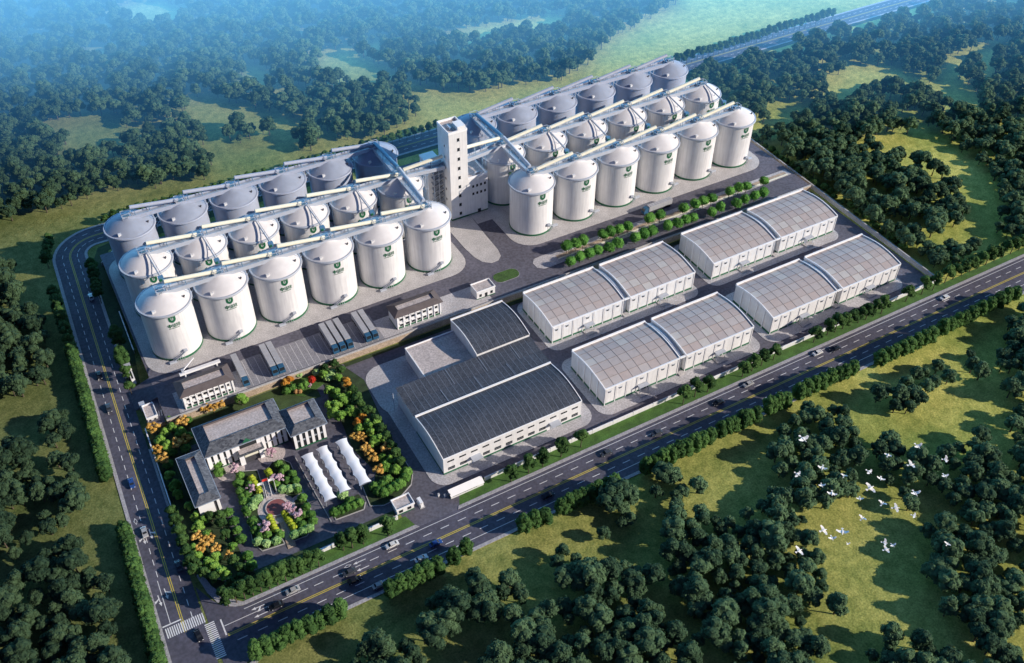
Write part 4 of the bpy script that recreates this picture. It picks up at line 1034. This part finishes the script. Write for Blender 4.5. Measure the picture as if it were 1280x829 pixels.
run(road_t, line_px((1038, 405), (1106, 378), 8), 6.2, 'dark tree in the long tree row in front of the right warehouse', G)
run(road_t, [(1137, 363), (1157, 354), (1171, 349)], 6.2, 'dark verge tree near the foot of the grey boundary wall', G)
run(road_t, line_px((1186, 340), (1300, 290), 12), 6.2, 'dark tree in the verge row to the right of the compound', G)
G = 'green trees on the far pavement of the lower road'
run(hedge_t, line_px((318, 808), (424, 757), 9), 6.0, 'green tree in the hedge row nearest the junction, below the lower road', G)
run(hedge_t, line_px((488, 730), (546, 702), 6), 6.0, 'green tree in the second hedge clump from the left below the lower road', G)
run(hedge_t, [(567, 690), (582, 680)], 6.0, 'green tree of the pair opposite the lower gate', G)
run(hedge_t, [(655, 650), (668, 644), (681, 640)], 6.0, 'green tree of the clump of three below the long gate shed', G)
run(hedge_t, line_px((703, 627), (768, 600), 8), 6.0, 'green tree in the hedge row opposite the workshop', G)
run(hedge_t, line_px((809, 577), (889, 540), 9), 6.0, 'green tree in the hedge row opposite the middle warehouse', G)
run(hedge_t, line_px((902, 532), (947, 512), 6), 6.0, 'green tree in the short hedge row of six below the lower road', G)
run(hedge_t, line_px((964, 502), (984, 494), 3), 6.0, 'green tree in the short clump left of the long right hand hedge row', G)
run(hedge_t, line_px((1001, 484), (1068, 455), 8), 6.0, 'green tree in the hedge row opposite the right warehouse', G)
run(hedge_t, line_px((1103, 442), (1167, 413), 8), 6.0, 'green tree in the second hedge row from the right below the lower road', G)
run(hedge_t, line_px((1181, 404), (1217, 388), 5), 6.0, 'green tree in the short hedge row near the right edge', G)
run(hedge_t, [(1229, 380), (1240, 376), (1250, 372), (1260, 366), (1272, 361)], 6.0, 'green tree in the hedge row at the right edge of the picture', G)
G = 'hedge trees along the left road'
run(low_t, line_px((88, 434), (131, 592), 34), 2.6, 'green tree in the upper stretch of dense hedge outside the left road', G, 1.0)
run(low_t, line_px((154, 660), (202, 845), 34), 2.6, 'green tree in the lower stretch of dense hedge outside the left road', G, 1.0)
run(road_t, line_px((65, 362), (83, 420), 12), 6.0, 'dark hedge tree along the upper left road in the silo shadow', G, .85)
run(road_t, line_px((56, 322), (60, 296), 6), 6.0, 'dark hedge tree outside the road bend', G, .85)
run(road_t, line_px((113, 328), (122, 366), 8), 6.0, 'dark tree in the strip between left road and silo terrace', G, .85)
run(road_t, [(143, 414), (148, 424)], 6.0, 'dark tree behind the lit tree on the left gate island', G)
run(hedge_t, [(150, 441)], 6.0, 'bright lit tree at the top of the left gate island', G, 1.1)
run(road_t, [(156, 461), (160, 480)], 6.0, 'small dark tree beside the sign wall of the left gate island', G, .8)
G = 'trees along the back road'
run(road_t, line_px((130, 268), (330, 212), 20), 6.0, 'low dark tree on the far side of the back road behind the left silos', G, .7)
run(road_t, line_px((350, 206), (545, 152), 22), 6.0, 'low dark tree on the far side of the back road left of the tower', G, .7)
run(road_t, line_px((846, 72), (1042, 14), 30), 6.0, 'tree in the hazy row on the far side of the back road, upper right', G, .9)

# ball trees on the terrace
ball = proto_tree('ball_tree', 'x', 50, 6.0, 2.35, 'leaf_ball', 'ball', 'x', nleaf=240, lsize=.46, trunk=.14)
G = 'ball shaped trees on the terrace strip'
for p in [(708.5, 309), (720, 306), (729, 303), (754, 294), (763, 292), (773.5, 288), (785, 284), (812, 275.5), (825, 271), (854.7, 261), (868.5, 257), (879, 253), (889.5, 249.5), (912, 241), (923, 237), (933, 234), (955, 227)]:
    x, y = at(*p, PZ+3.4); place(ball, x, y, PZ, 'round green ball tree in the upper row of the terrace tree strip', G, 1.12)
for p in [(713, 328), (725, 322.5), (736, 318.6), (747, 314), (761.6, 310), (772, 306), (794, 299), (805, 294.5), (814.7, 291), (834.5, 284), (847, 280), (857, 276), (866, 273), (890, 265.6), (900, 261), (920.6, 255), (931, 250.5), (943, 246.5), (954, 243)]:
    x, y = at(*p, PZ+2.6); place(ball, x, y, PZ-1.0, 'round green ball tree in the lower row of the terrace tree strip', G, 1.12)

# garden planting
K = {}
def kind(key, *a, **k): K[key] = proto_tree(*a, **k)
kind('orange', 'autumn_tree', 'x', 60, 5.0, 2.7, 'leaf_orange', 'spread', 'x', nleaf=60, lsize=.34)
kind('rust', 'autumn_tree', 'x', 61, 4.6, 2.2, 'leaf_rust', 'round', 'x', nleaf=40, lsize=.45)
kind('red', 'red_tree', 'x', 62, 4.0, 1.9, 'leaf_red', 'ball', 'x', nleaf=120, lsize=.4)
kind('pink', 'blossom_tree', 'x', 63, 4.0, 2.2, 'leaf_pink', 'spread', 'x', nleaf=36, lsize=.42)
kind('bright', 'garden_tree', 'x', 64, 5.4, 2.6, 'leaf_bright', 'round', 'x', nleaf=44, lsize=.5)
kind('green', 'garden_bush', 'x', 65, 3.2, 1.9, 'leaf_garden', 'bush', 'x', nleaf=44, lsize=.42)
kind('dark', 'garden_tree', 'x', 66, 6.5, 2.8, 'leaf_road', 'round', 'x', nleaf=44, lsize=.55)
kind('lime', 'lime_shrub', 'x', 67, 2.4, 1.35, 'leaf_lime', 'bush', 'x', nleaf=36, lsize=.3)
kind('pale', 'pale_bush', 'x', 68, 2.8, 1.8, 'leaf_pale', 'bush', 'x', nleaf=44, lsize=.42)
kind('tan', 'clipped_bush', 'x', 69, 1.6, 1.0, 'hay', 'ball', 'x', nleaf=60, lsize=.25)
hz = dict(orange=3.4, rust=2.8, red=2.4, pink=2.8, bright=3.3, green=1.5, dark=4, lime=.9, pale=1.3, tan=.9)
def garden(key, pts, label, s=1.0):
    for i, p in enumerate(pts):
        x, y = at(p[0], p[1], hz[key]*s); lab = label if isinstance(label, str) else label(i)
        place(K[key], x, y, 0, lab, 'garden planting', s)
garden('orange', [(193, 533), (227, 527), (220, 553), (231, 548), (198, 563), (203, 573)], 'orange autumn tree between the left wall and the main office')
garden('orange', [(256, 511), (275, 504), (266, 509)], 'orange autumn tree in front of the left terrace office', .85)
garden('bright', [(301, 498)], 'large bright green tree right of the left terrace office', 1.1)
garden('bright', [(206, 540), (214, 534), (226, 540), (200, 550), (208, 556)], 'green tree among the orange trees by the left wall', .85)
garden('bright', [(211.5, 594), (219, 606), (222, 618)], 'bright round tree between the left wall and the narrow office wing', .85)
garden('dark', [(214, 640), (220, 650), (223, 662), (228, 675), (233, 688), (238, 700), (242, 712)], 'tall dark tree in the column beside the left wall near the junction', .9)
garden('bright', [(248, 657), (258, 668)], 'light green tree below the white gable of the office wing', .85)
garden('orange', [(246, 672), (252, 683), (264, 673), (269, 686), (285, 695), (258, 678)], 'orange autumn tree below the narrow office wing', .85)
garden('bright', [(260, 702), (268, 708), (276, 714), (283, 719)], 'yellow green tree at the lower left garden corner', .8)
garden('dark', [(276, 655), (281, 668), (275, 645), (292, 700), (300, 710), (263, 645)], 'dark tree behind the orange trees of the lower garden', .75)
garden('green', [(285, 640), (292, 651), (296, 662), (301, 673)], lambda i: 'round green bush beside the garden drive, %s from the top' % ORD[i], 1.0)
garden('green', [(309, 694), (313, 707)], 'round green bush at the lower bend of the garden drive', 1.15)
garden('green', [(300, 594), (297, 604), (300, 614), (305, 626), (307, 636), (315, 651), (319, 662)], 'dark green bush on the left edge of the garden island', .95)
garden('green', [(348, 580), (356, 585), (365, 592), (369, 600), (378, 622), (383, 633), (388, 643), (391, 651)], 'dark green bush on the right edge of the garden island', .95)
garden('green', [(272, 580), (274, 590)], 'green bush in the corner between the main office and its narrow wing', 1.2)
garden('lime', line_px((314, 598), (324, 614), 6), 'yellow green clipped shrub left of the flagpoles')
garden('lime', line_px((335, 590), (342, 602), 5), 'yellow green clipped shrub right of the flagpoles')
garden('lime', line_px((356, 642), (367, 660), 6), 'yellow green clipped shrub right of the lower garden path')
garden('lime', line_px((337, 647), (344, 662), 5), 'yellow green clipped shrub left of the lower garden path')
garden('pink', [(292, 586)], 'pink blossom tree at the left end of the office forecourt')
garden('pink', [(339, 566)], 'pink blossom tree at the right end of the office forecourt')
garden('pink', [(313.5, 611)], 'small pink blossom tree left of the flagpoles', .8)
garden('pink', [(350, 597), (343, 597)], 'pink blossom tree right of the flagpoles', .8)
garden('pink', [(364, 636), (372, 642), (359, 633)], 'pink blossom tree at the right edge of the garden circle', .85)
garden('pink', [(330, 658)], 'pink blossom tree below the garden circle', 1.05)
garden('pale', [(322, 623), (315, 633), (318, 628)], 'pale green willow-like bush left of the garden circle')
garden('pale', [(353, 612), (362, 611), (370, 609)], 'pale green bush above the garden circle')
garden('pale', [(322, 677), (333, 679), (345, 676)], 'pale green bush at the lower left of the garden island')
garden('pale', [(368, 668), (378, 664), (386, 660)], 'pale green bush at the lower right of the garden island')
garden('bright', [(326, 665), (347, 664), (345, 608)], 'low leafy tree inside the garden island', .45)
garden('pale', [(428, 619)], 'pale green bush at the top of the carport bed', 1.2)
garden('green', [(418, 640), (426, 637), (434, 634), (442, 631), (449, 628), (438, 626)], 'dark green bush in the bed below the carports', 1.05)
garden('dark', [(418, 455), (426, 462), (406, 460)], 'dark tree at the top corner of the east garden belt', .8)
garden('pale', [(415, 467), (410, 472), (396, 465), (373, 467)], 'yellow green tree at the top of the east garden belt', 1.1)
garden('red', [(390, 475)], 'small bright red tree in the upper garden', .9)
garden('rust', [(361, 474), (356, 478)], 'rust orange tree against the terrace wall', .9)
garden('green', [(358, 488), (366, 484), (376, 483), (382, 480)], 'green bush behind the office wings', 1.0)
garden('tan', [(370, 490), (375, 490)], 'tan clipped ball bush in the upper garden')
garden('pink', [(387, 482)], 'tiny pink bush beside the red tree', .5)
garden('rust', [(433, 475), (435, 481)], 'rust and green tree beside the workshop yard', .9)
garden('bright', [(411, 487), (419, 490), (425, 497), (430, 502), (420, 507), (412, 508), (425, 519), (417, 516), (438, 513)], 'big bright green tree in the upper part of the east garden belt', .95)
garden('dark', [(440, 487), (447, 496), (450, 506), (456, 514), (444, 502), (462, 513), (470, 524), (476, 535), (483, 545), (489, 557), (494, 567), (500, 577)], 'dark tree in the east garden belt along the workshop yard', .85)
garden('rust', [(453, 520), (447, 528)], 'rust coloured tree in the middle of the east garden belt', .9)
garden('orange', [(445, 544), (451, 548), (461, 563), (466, 571), (482, 561), (473, 586), (456, 560)], 'orange autumn tree in the east garden belt right of the carports', .9)
garden('bright', [(471, 531), (462, 533), (469, 550), (476, 548), (482, 583), (494, 586), (464, 541)], 'green tree among the orange trees of the east garden belt', .85)
garden('green', [(484, 600), (478, 606), (473, 613), (480, 615), (487, 611), (494, 608), (500, 604), (506, 597), (508, 590), (468, 608)], 'dark green bush at the rounded lower end of the east garden belt', 1.15)

garden('green', [(300, 603), (303, 620), (309, 641), (317, 656), (312, 605), (309, 618), (313, 626), (325, 668), (334, 668), (372, 650), (378, 655), (350, 668), (353, 589), (358, 600), (372, 612), (380, 643), (345, 604)], 'low green bush inside the garden island', .85)
garden('bright', [(245, 645), (255, 650), (236, 632), (270, 696), (290, 683), (248, 695), (242, 686)], 'light green tree in the lower left garden corner', .7)
garden('green', [(235, 525), (212, 524), (237, 545), (215, 565), (210, 580), (232, 560)], 'green bush beneath the trees by the left wall', 1.0)
garden('dark', [(246, 705), (256, 716), (266, 722), (240, 694), (300, 722), (288, 728)], 'dark tree along the lower left garden edge', .7)
garden('bright', [(404, 468), (423, 472), (436, 493), (443, 515), (449, 535), (460, 530), (466, 555), (488, 575), (478, 571)], 'leafy light green tree filling the east garden belt', .75)
# ------------------------------------------------------------------ forest
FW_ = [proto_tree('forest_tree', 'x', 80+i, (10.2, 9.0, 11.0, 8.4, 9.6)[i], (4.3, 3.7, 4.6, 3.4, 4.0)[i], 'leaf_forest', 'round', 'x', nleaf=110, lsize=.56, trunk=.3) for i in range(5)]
POS = [
 [(-80, -60), (860, -60), (850, -4), (800, 22), (762, 42), (755, 60), (700, 93), (655, 98), (600, 106), (548, 106), (520, 100), (527, 130), (505, 150), (470, 163), (425, 168), (400, 150), (365, 140), (330, 128), (290, 120), (250, 112), (232, 112), (228, 145), (262, 165), (270, 185), (262, 200), (256, 215), (240, 212), (205, 228), (180, 222), (130, 231), (95, 248), (40, 258), (-60, 288)],
 [(284, 150), (300, 146), (318, 158), (312, 172), (285, 172)], [(322, 146), (336, 146), (338, 160), (324, 160)], [(366, 158), (398, 156), (400, 180), (370, 182)],
 [(-80, 322), (8, 322), (20, 335), (25, 370), (50, 395), (60, 430), (55, 470), (30, 490), (-80, 500)], [(55, 475), (74, 475), (74, 492), (55, 492)], [(55, 512), (85, 508), (98, 525), (90, 550), (60, 548)], [(62, 562), (95, 558), (98, 578), (66, 584)],
 [(-80, 562), (40, 547), (60, 580), (95, 594), (104, 618), (78, 652), (45, 668), (20, 688), (-80, 690)], [(-80, 740), (10, 722), (45, 690), (90, 676), (100, 700), (130, 712), (146, 740), (152, 790), (165, 900), (-80, 900)],
 [(580, 712), (640, 706), (658, 742), (655, 762), (620, 786), (590, 765)], [(525, 745), (560, 735), (590, 765), (588, 800), (550, 820), (530, 800)], [(438, 808), (478, 772), (520, 790), (535, 840), (430, 860)],
 [(735, 615), (790, 612), (800, 645), (765, 668), (735, 655)], [(687, 695), (705, 686), (745, 700), (775, 710), (782, 738), (740, 748), (690, 720)],
 [(812, 592), (845, 590), (850, 600), (884, 590), (886, 610), (856, 618), (850, 640), (885, 634), (938, 634), (955, 652), (986, 645), (1021, 662), (1042, 673), (1035, 697), (1025, 718), (1049, 739), (1049, 756), (1025, 767), (1053, 781), (1060, 802), (1046, 829), (1060, 900), (560, 900), (640, 795), (665, 770), (700, 740), (745, 742), (785, 705), (830, 690), (845, 640), (825, 620)],
 [(958, 567), (980, 535), (1000, 505), (1050, 502), (1072, 510), (1078, 545), (1078, 590), (1065, 625), (1040, 632), (1000, 625), (960, 590)], [(950, 608), (1000, 625), (1012, 652), (955, 648)], [(1020, 633), (1032, 633), (1034, 647), (1020, 647)],
 [(1098, 545), (1120, 538), (1140, 560), (1165, 570), (1172, 600), (1192, 640), (1190, 675), (1160, 682), (1145, 640), (1120, 610), (1096, 590)],
 [(1178, 535), (1240, 532), (1265, 600), (1262, 650), (1300, 670), (1300, 900), (1230, 900), (1225, 800), (1190, 765), (1165, 735), (1150, 705), (1185, 685), (1180, 600)], [(1085, 800), (1130, 785), (1190, 810), (1230, 860), (1085, 870)],
 [(1130, 455), (1175, 448), (1190, 470), (1165, 495), (1155, 505), (1132, 490)], [(1090, 485), (1135, 482), (1137, 512), (1105, 525)], [(1200, 428), (1220, 430), (1237, 465), (1222, 472), (1205, 455)],
 [(1258, 385), (1340, 375), (1340, 560), (1262, 490), (1252, 440)], [(1258, 520), (1340, 500), (1340, 720), (1270, 640)],
 [(850, 92), (925, 70), (1000, 50), (1040, 32), (1150, 10), (1340, -45), (1340, 282), (1280, 300), (1230, 308), (1160, 338), (1135, 318), (1060, 258), (1000, 211), (955, 176), (942, 170), (938, 150), (905, 120)],
 [(1150, -60), (1400, -60), (1400, 0), (1160, 0)],
]
NEG = [
 [(41, 147), (135, 138), (165, 160), (182, 170), (141, 176), (118, 188), (82, 190), (91, 172), (56, 163)], [(0, 138), (18, 142), (10, 150), (0, 150)],
 [(125, 8), (180, -4), (235, 6), (228, 22), (190, 28), (150, 18)], [(97, 60), (125, 53), (152, 58), (150, 65), (100, 66)],
 [(400, 58), (430, 55), (455, 68), (500, 92), (470, 105), (430, 98), (395, 92)], [(500, 95), (548, 107), (540, 130), (525, 125)],
 [(555, 50), (565, 35), (640, 22), (705, 14), (712, 28), (640, 38), (600, 48)], [(300, 72), (325, 75), (330, 105), (305, 100)], [(0, 74), (15, 76), (12, 82), (0, 82)],
 [(962, 60), (992, 50), (1000, 62), (975, 70)], [(1027, 96), (1061, 87), (1096, 85), (1121, 91), (1165, 98), (1180, 79), (1196, 66), (1208, 69), (1198, 93), (1214, 109), (1229, 134), (1202, 134), (1171, 123), (1158, 114), (1114, 103), (1077, 114), (1052, 127), (1039, 114)],
 [(1086, 181), (1096, 164), (1127, 163), (1165, 163), (1198, 179), (1229, 207), (1250, 225), (1252, 260), (1225, 305), (1200, 302), (1205, 260), (1187, 218), (1158, 205), (1121, 196)],
 [(962, 120), (985, 125), (1000, 123), (1019, 130), (1010, 142), (975, 152), (960, 142)], [(1212, 58), (1245, 58), (1242, 115), (1228, 102)], [(1145, 210), (1162, 212), (1190, 240), (1175, 240)],
 [(1150, 312), (1175, 300), (1205, 312), (1235, 285), (1215, 272), (1170, 285)], [(1255, 142), (1290, 148), (1290, 168), (1262, 160)], [(1040, 32), (1080, 18), (1110, 22), (1100, 36), (1060, 40)], [(1062, 105), (1075, 98), (1080, 106)],
 [(1088, 150), (1100, 145), (1104, 152), (1092, 158)], [(1060, 240), (1085, 238), (1092, 262), (1070, 255)],
]
def inside(p, poly):
    x, y = p; c = False; j = len(poly)-1
    for i in range(len(poly)):
        (xi, yi), (xj, yj) = poly[i], poly[j]
        if (yi > y) != (yj > y) and x < (xj-xi)*(y-yi)/(yj-yi)+xi: c = not c
        j = i
    return c
POSW = [[at(*p, 5) for p in poly] for poly in POS]; NEGW = [[at(*p, 3) for p in poly] for poly in NEG]
def keep_clear(x, y):
    if -20 < x < 324 and 163 < y < 412: return True
    if x > 0 and (163 < y < 190 or 388 < y < 409): return True
    return y < 412 and x < 0 and abs(x-(lx(y)+7)) < 15
spots = []; sp = 5.5; ry = 20.0; row = 0
while ry < 900:
    xx = -420.0+(sp/2 if row % 2 else 0)
    while xx < 900:
        x = xx+rnd.uniform(-2.0, 2.0); y = ry+rnd.uniform(-2.0, 2.0); xx += sp
        if keep_clear(x, y): continue
        u, v, w = px_of(x, y, 5)
        if w < 50 or u < -90 or u > 1400 or v < -70 or v > 905: continue
        n_ = noise.noise(Vector((x*.06, y*.06, 3)))
        if n_ < (-.42 if v > 330 or u < 850 else -.26): continue
        if any(inside((x, y), q) for q in POSW) and not any(inside((x, y), q) for q in NEGW): spots.append((w, x, y, u, v))
    ry += sp*.87; row += 1
spots.sort()
inview = [s for s in spots if -5 < s[3] < 1285 and -5 < s[4] < 840]
near = set(id(s) for s in inview[:300])
def flabel(u, v):
    if u < 250: return 'dark green tree in the woods left of the left road'
    if u < 830: return 'dark green tree in the woods below the road, left of the birds'
    return 'dark green tree in the woods below the lower road, near the flying birds'
rest = []
for i, s in enumerate(spots):
    w, x, y, u, v = s; k = rnd.randrange(5); sc = rnd.choice((.6, .72, .8, .86, .92, .98, 1.04))*rnd.uniform(.95, 1.05)
    if id(s) in near:
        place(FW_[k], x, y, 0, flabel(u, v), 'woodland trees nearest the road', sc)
    else: rest.append((x, y, k, sc, rnd.uniform(0, 6.28)))
print('forest', len(spots), 'rest', len(rest))
# the remaining woods: one object, tree meshes instanced on its points
hid = bpy.data.collections.new('woodland_kinds')       # not linked to the scene
for i, t in enumerate(FW_):
    me = None; crown, trunk = [c for c, _ in KIDS[t.name]] if t.name in KIDS else list(t.children)
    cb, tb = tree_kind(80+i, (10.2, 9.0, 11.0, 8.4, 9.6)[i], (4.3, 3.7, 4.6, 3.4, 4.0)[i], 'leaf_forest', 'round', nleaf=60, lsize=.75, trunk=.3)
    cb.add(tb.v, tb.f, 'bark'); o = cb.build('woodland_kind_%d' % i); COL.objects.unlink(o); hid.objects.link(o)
me = bpy.data.meshes.new('woodland'); me.from_pydata([(r_[0], r_[1], 0) for r_ in rest], [], [])
for nm, ty, vals in (('kind', 'INT', [r_[2] for r_ in rest]), ('size', 'FLOAT', [r_[3] for r_ in rest]), ('turn', 'FLOAT', [r_[4] for r_ in rest])):
    a = me.attributes.new(nm, ty, 'POINT'); a.data.foreach_set('value', vals)
wood = bpy.data.objects.new('woodland', me); COL.objects.link(wood)
tag(wood, 'dense dark green woods stretching back to the haze all around the compound', 'woods', kind='stuff')
ng = bpy.data.node_groups.new('scatter', 'GeometryNodeTree')
ng.interface.new_socket('Geometry', in_out='INPUT', socket_type='NodeSocketGeometry'); ng.interface.new_socket('Geometry', in_out='OUTPUT', socket_type='NodeSocketGeometry')
gi = ng.nodes.new('NodeGroupInput'); go = ng.nodes.new('NodeGroupOutput')
ip = ng.nodes.new('GeometryNodeInstanceOnPoints'); ci = ng.nodes.new('GeometryNodeCollectionInfo')
ci.inputs['Collection'].default_value = hid; ci.inputs['Separate Children'].default_value = True; ci.inputs['Reset Children'].default_value = True
def attr(nm, ty): n = ng.nodes.new('GeometryNodeInputNamedAttribute'); n.data_type = ty; n.inputs['Name'].default_value = nm; return n.outputs[0]
ip.inputs['Pick Instance'].default_value = True
cxyz = ng.nodes.new('ShaderNodeCombineXYZ'); ng.links.new(attr('turn', 'FLOAT'), cxyz.inputs[2])
e2r = ng.nodes.new('FunctionNodeEulerToRotation'); ng.links.new(cxyz.outputs[0], e2r.inputs[0])
ng.links.new(gi.outputs[0], ip.inputs['Points']); ng.links.new(ci.outputs[0], ip.inputs['Instance']); ng.links.new(attr('kind', 'INT'), ip.inputs['Instance Index'])
ng.links.new(e2r.outputs[0], ip.inputs['Rotation']); ng.links.new(attr('size', 'FLOAT'), ip.inputs['Scale']); ng.links.new(ip.outputs[0], go.inputs[0])
wood.modifiers.new('scatter', 'NODES').node_group = ng
# shrubs outside the right boundary wall
kind('wild', 'wild_shrub', 'x', 70, 3.0, 2.0, 'leaf_hedge', 'bush', 'x', nleaf=40, lsize=.5)
for i in range(26):
    y = 212+i*4.4+rnd.uniform(-1, 1); place(K['wild'], 323.5+rnd.uniform(-.8, 2.5), y, 0, 'wild green shrub along the outside of the right boundary wall', 'shrubs outside the right wall', rnd.uniform(.7, 1.25))

# ------------------------------------------------------------------ birds
def make_bird(flap):
    t = thing('bird', 'x', 'bird', group='white birds over the woods')
    b = MB(); prof = [(-.42, .04), (-.3, .10), (0, .17), (.25, .13), (.38, .06), (.46, .07), (.54, .04), (.62, .01)]; n = 8
    vs = [(x, r*math.cos(2*PI*i/n), r*math.sin(2*PI*i/n)+(.03 if x > .35 else 0)) for x, r in prof for i in range(n)]
    b.add(vs, [(k*n+i, k*n+(i+1) % n, (k+1)*n+(i+1) % n, (k+1)*n+i) for k in range(len(prof)-1) for i in range(n)]+[tuple(range(n))[::-1], tuple(range((len(prof)-1)*n, len(prof)*n))], 'bird'); b.build('body', t, smooth=True)
    MB().add([(-.4, -.05, 0), (-.4, .05, 0), (-.72, .2, .0), (-.8, 0, 0), (-.72, -.2, .0)], [(0, 1, 2, 3, 4)], 'bird').build('tail', t)
    for s_ in (-1, 1):
        w = MB(); h1, h2 = .28*flap, .28*flap+.12
        w.add([(.24, s_*.08, .06), (.34, s_*.45, .06+h1), (.10, s_*.9, .06+h2), (-.16, s_*.84, .05+h2), (-.12, s_*.48, .05+h1), (-.3, s_*.1, .05)], [(0, 1, 4, 5), (1, 2, 3, 4)], 'bird'); w.build('wing', t)
    KIDS[t.name] = [(c, []) for c in t.children]; t['_unused'] = 1
    return t
BK = [make_bird(.3), make_bird(.8), make_bird(-.15)]
bz = [(1004, 549, 1.5), (1147, 558, 1.15), (1110, 569, .85), (1139, 581, 1.2), (1182, 575, 1.0), (997, 593, 1.0), (1028, 585, 1.05), (1055, 595, .75), (1086.5, 590, 1.0), (1101, 598.5, .95), (1027.5, 607, .8), (1088, 610, 1.4), (1181, 595, .9), (1144, 617, 1.2), (1040, 617, 1.1), (1075, 623.5, .8), (1103, 629.5, .95), (1120, 635, 1.15), (1142.5, 645, .8), (1078, 648, .9), (1029.5, 663, 1.2), (1053, 665, 1.3), (1040, 673, .9), (999, 688.5, 1.15), (1106, 678.5, .9), (1116, 682, .75), (1108, 687, 1.0), (1184, 680, .7), (1060, 680, .5)]
for i, (u, v, s_) in enumerate(bz):
    z = 128; x, y = at(u, v, z); o = BK[i % 3]; yaw = rnd.uniform(-2.6, .6)
    lab = 'white bird with spread wings flying over the woods in the lower right'
    if '_unused' in o: del o['_unused']; o.location = (x, y, z); o.rotation_euler = (0, 0, yaw)
    else: o = dup(o, (x, y, z), yaw)
    o['label'] = lab; o['group'] = 'white birds over the woods'; o.scale = (s_*.95,)*3; o.rotation_euler[0] = rnd.uniform(-.15, .15); o.rotation_euler[1] = rnd.uniform(-.1, .1)

# ------------------------------------------------------------------ haze over the far woods
def haze(name, d0, d1, slope, col, dens_e, dens_a, ax=YAW):
    F = Vector((math.sin(ax), math.cos(ax))); N = Vector((-F.y, F.x))   # N points left
    def P(d, s_): q = F*d+N*s_; return q
    h1 = slope*(d1-d0); vs = []
    for s_ in (-1500, 1500):
        a, c = P(d0, s_), P(d1, s_); vs += [(a.x, a.y, -.5), (c.x, c.y, -.5), (c.x, c.y, h1)]
    me = bpy.data.meshes.new(name); me.from_pydata(vs, [], [(0, 2, 1), (3, 4, 5), (0, 1, 4, 3), (1, 2, 5, 4), (2, 0, 3, 5)]); me.update()
    import bmesh
    bm = bmesh.new(); bm.from_mesh(me); bmesh.ops.recalc_face_normals(bm, faces=bm.faces); bm.to_mesh(me); bm.free()
    o = bpy.data.objects.new(name, me); COL.objects.link(o); tag(o, kind='structure')
    m = bpy.data.materials.new(name); m.use_nodes = True; nt = m.node_tree; nt.nodes.clear()
    out = nt.nodes.new('ShaderNodeOutputMaterial'); e_ = nt.nodes.new('ShaderNodeEmission'); e_.inputs[0].default_value = (*col, 1); e_.inputs[1].default_value = dens_e  # haze glow is added emission in place of scattered light
    ab = nt.nodes.new('ShaderNodeVolumeAbsorption'); ab.inputs['Color'].default_value = (.3, .3, .3, 1); ab.inputs['Density'].default_value = dens_a
    ad = nt.nodes.new('ShaderNodeAddShader'); nt.links.new(e_.outputs[0], ad.inputs[0]); nt.links.new(ab.outputs[0], ad.inputs[1]); nt.links.new(ad.outputs[0], out.inputs['Volume'])
    me.materials.append(m); return o
haze('haze', 395, 1100, .8, (.07, .31, .68), .0036, .0016, R(20))
haze('far_haze', 485, 1400, 1.1, (.15, .44, .72), .0075, .0020, R(20))

# ------------------------------------------------------------------ light, sky, camera
AZ = R(39.5); EL = R(24.5)
sd = Vector((math.cos(AZ)*math.cos(EL), -math.sin(AZ)*math.cos(EL), math.sin(EL)))
L = bpy.data.lights.new('sun', 'SUN'); L.energy = 5.5; L.angle = R(.5); L.color = (1, .89, .76)
so = bpy.data.objects.new('sun', L); COL.objects.link(so); so.rotation_euler = sd.to_track_quat('Z', 'Y').to_euler()
w = bpy.data.worlds.new('World'); scene.world = w; w.use_nodes = True; nt = w.node_tree
sky = nt.nodes.new('ShaderNodeTexSky'); sky.sky_type = 'NISHITA'; sky.sun_disc = False; sky.sun_elevation = EL; sky.sun_rotation = math.atan2(sd.x, sd.y)
bg = nt.nodes['Background']; tint = nt.nodes.new('ShaderNodeMix'); tint.data_type = 'RGBA'; tint.blend_type = 'MULTIPLY'; tint.inputs[0].default_value = 1; tint.inputs[7].default_value = (.66, .88, 1.55, 1)
nt.links.new(sky.outputs[0], tint.inputs[6]); nt.links.new(tint.outputs[2], bg.inputs[0]); bg.inputs[1].default_value = .043
cam = bpy.data.cameras.new('camera'); co = bpy.data.objects.new('camera', cam); COL.objects.link(co)
cam.sensor_width = 36; cam.lens = FPX/1280*36; cam.clip_end = 12000; cam.clip_start = 1
m3 = Matrix((RT, UP, -FW)).transposed(); co.matrix_world = Matrix.Translation((0, 0, CAMZ)) @ m3.to_4x4()
scene.camera = co
scene.view_settings.view_transform = 'Standard'; scene.view_settings.look = 'None'; scene.view_settings.exposure = 0
for o in list(bpy.data.objects):
    if '_unused' in o: del o['_unused']
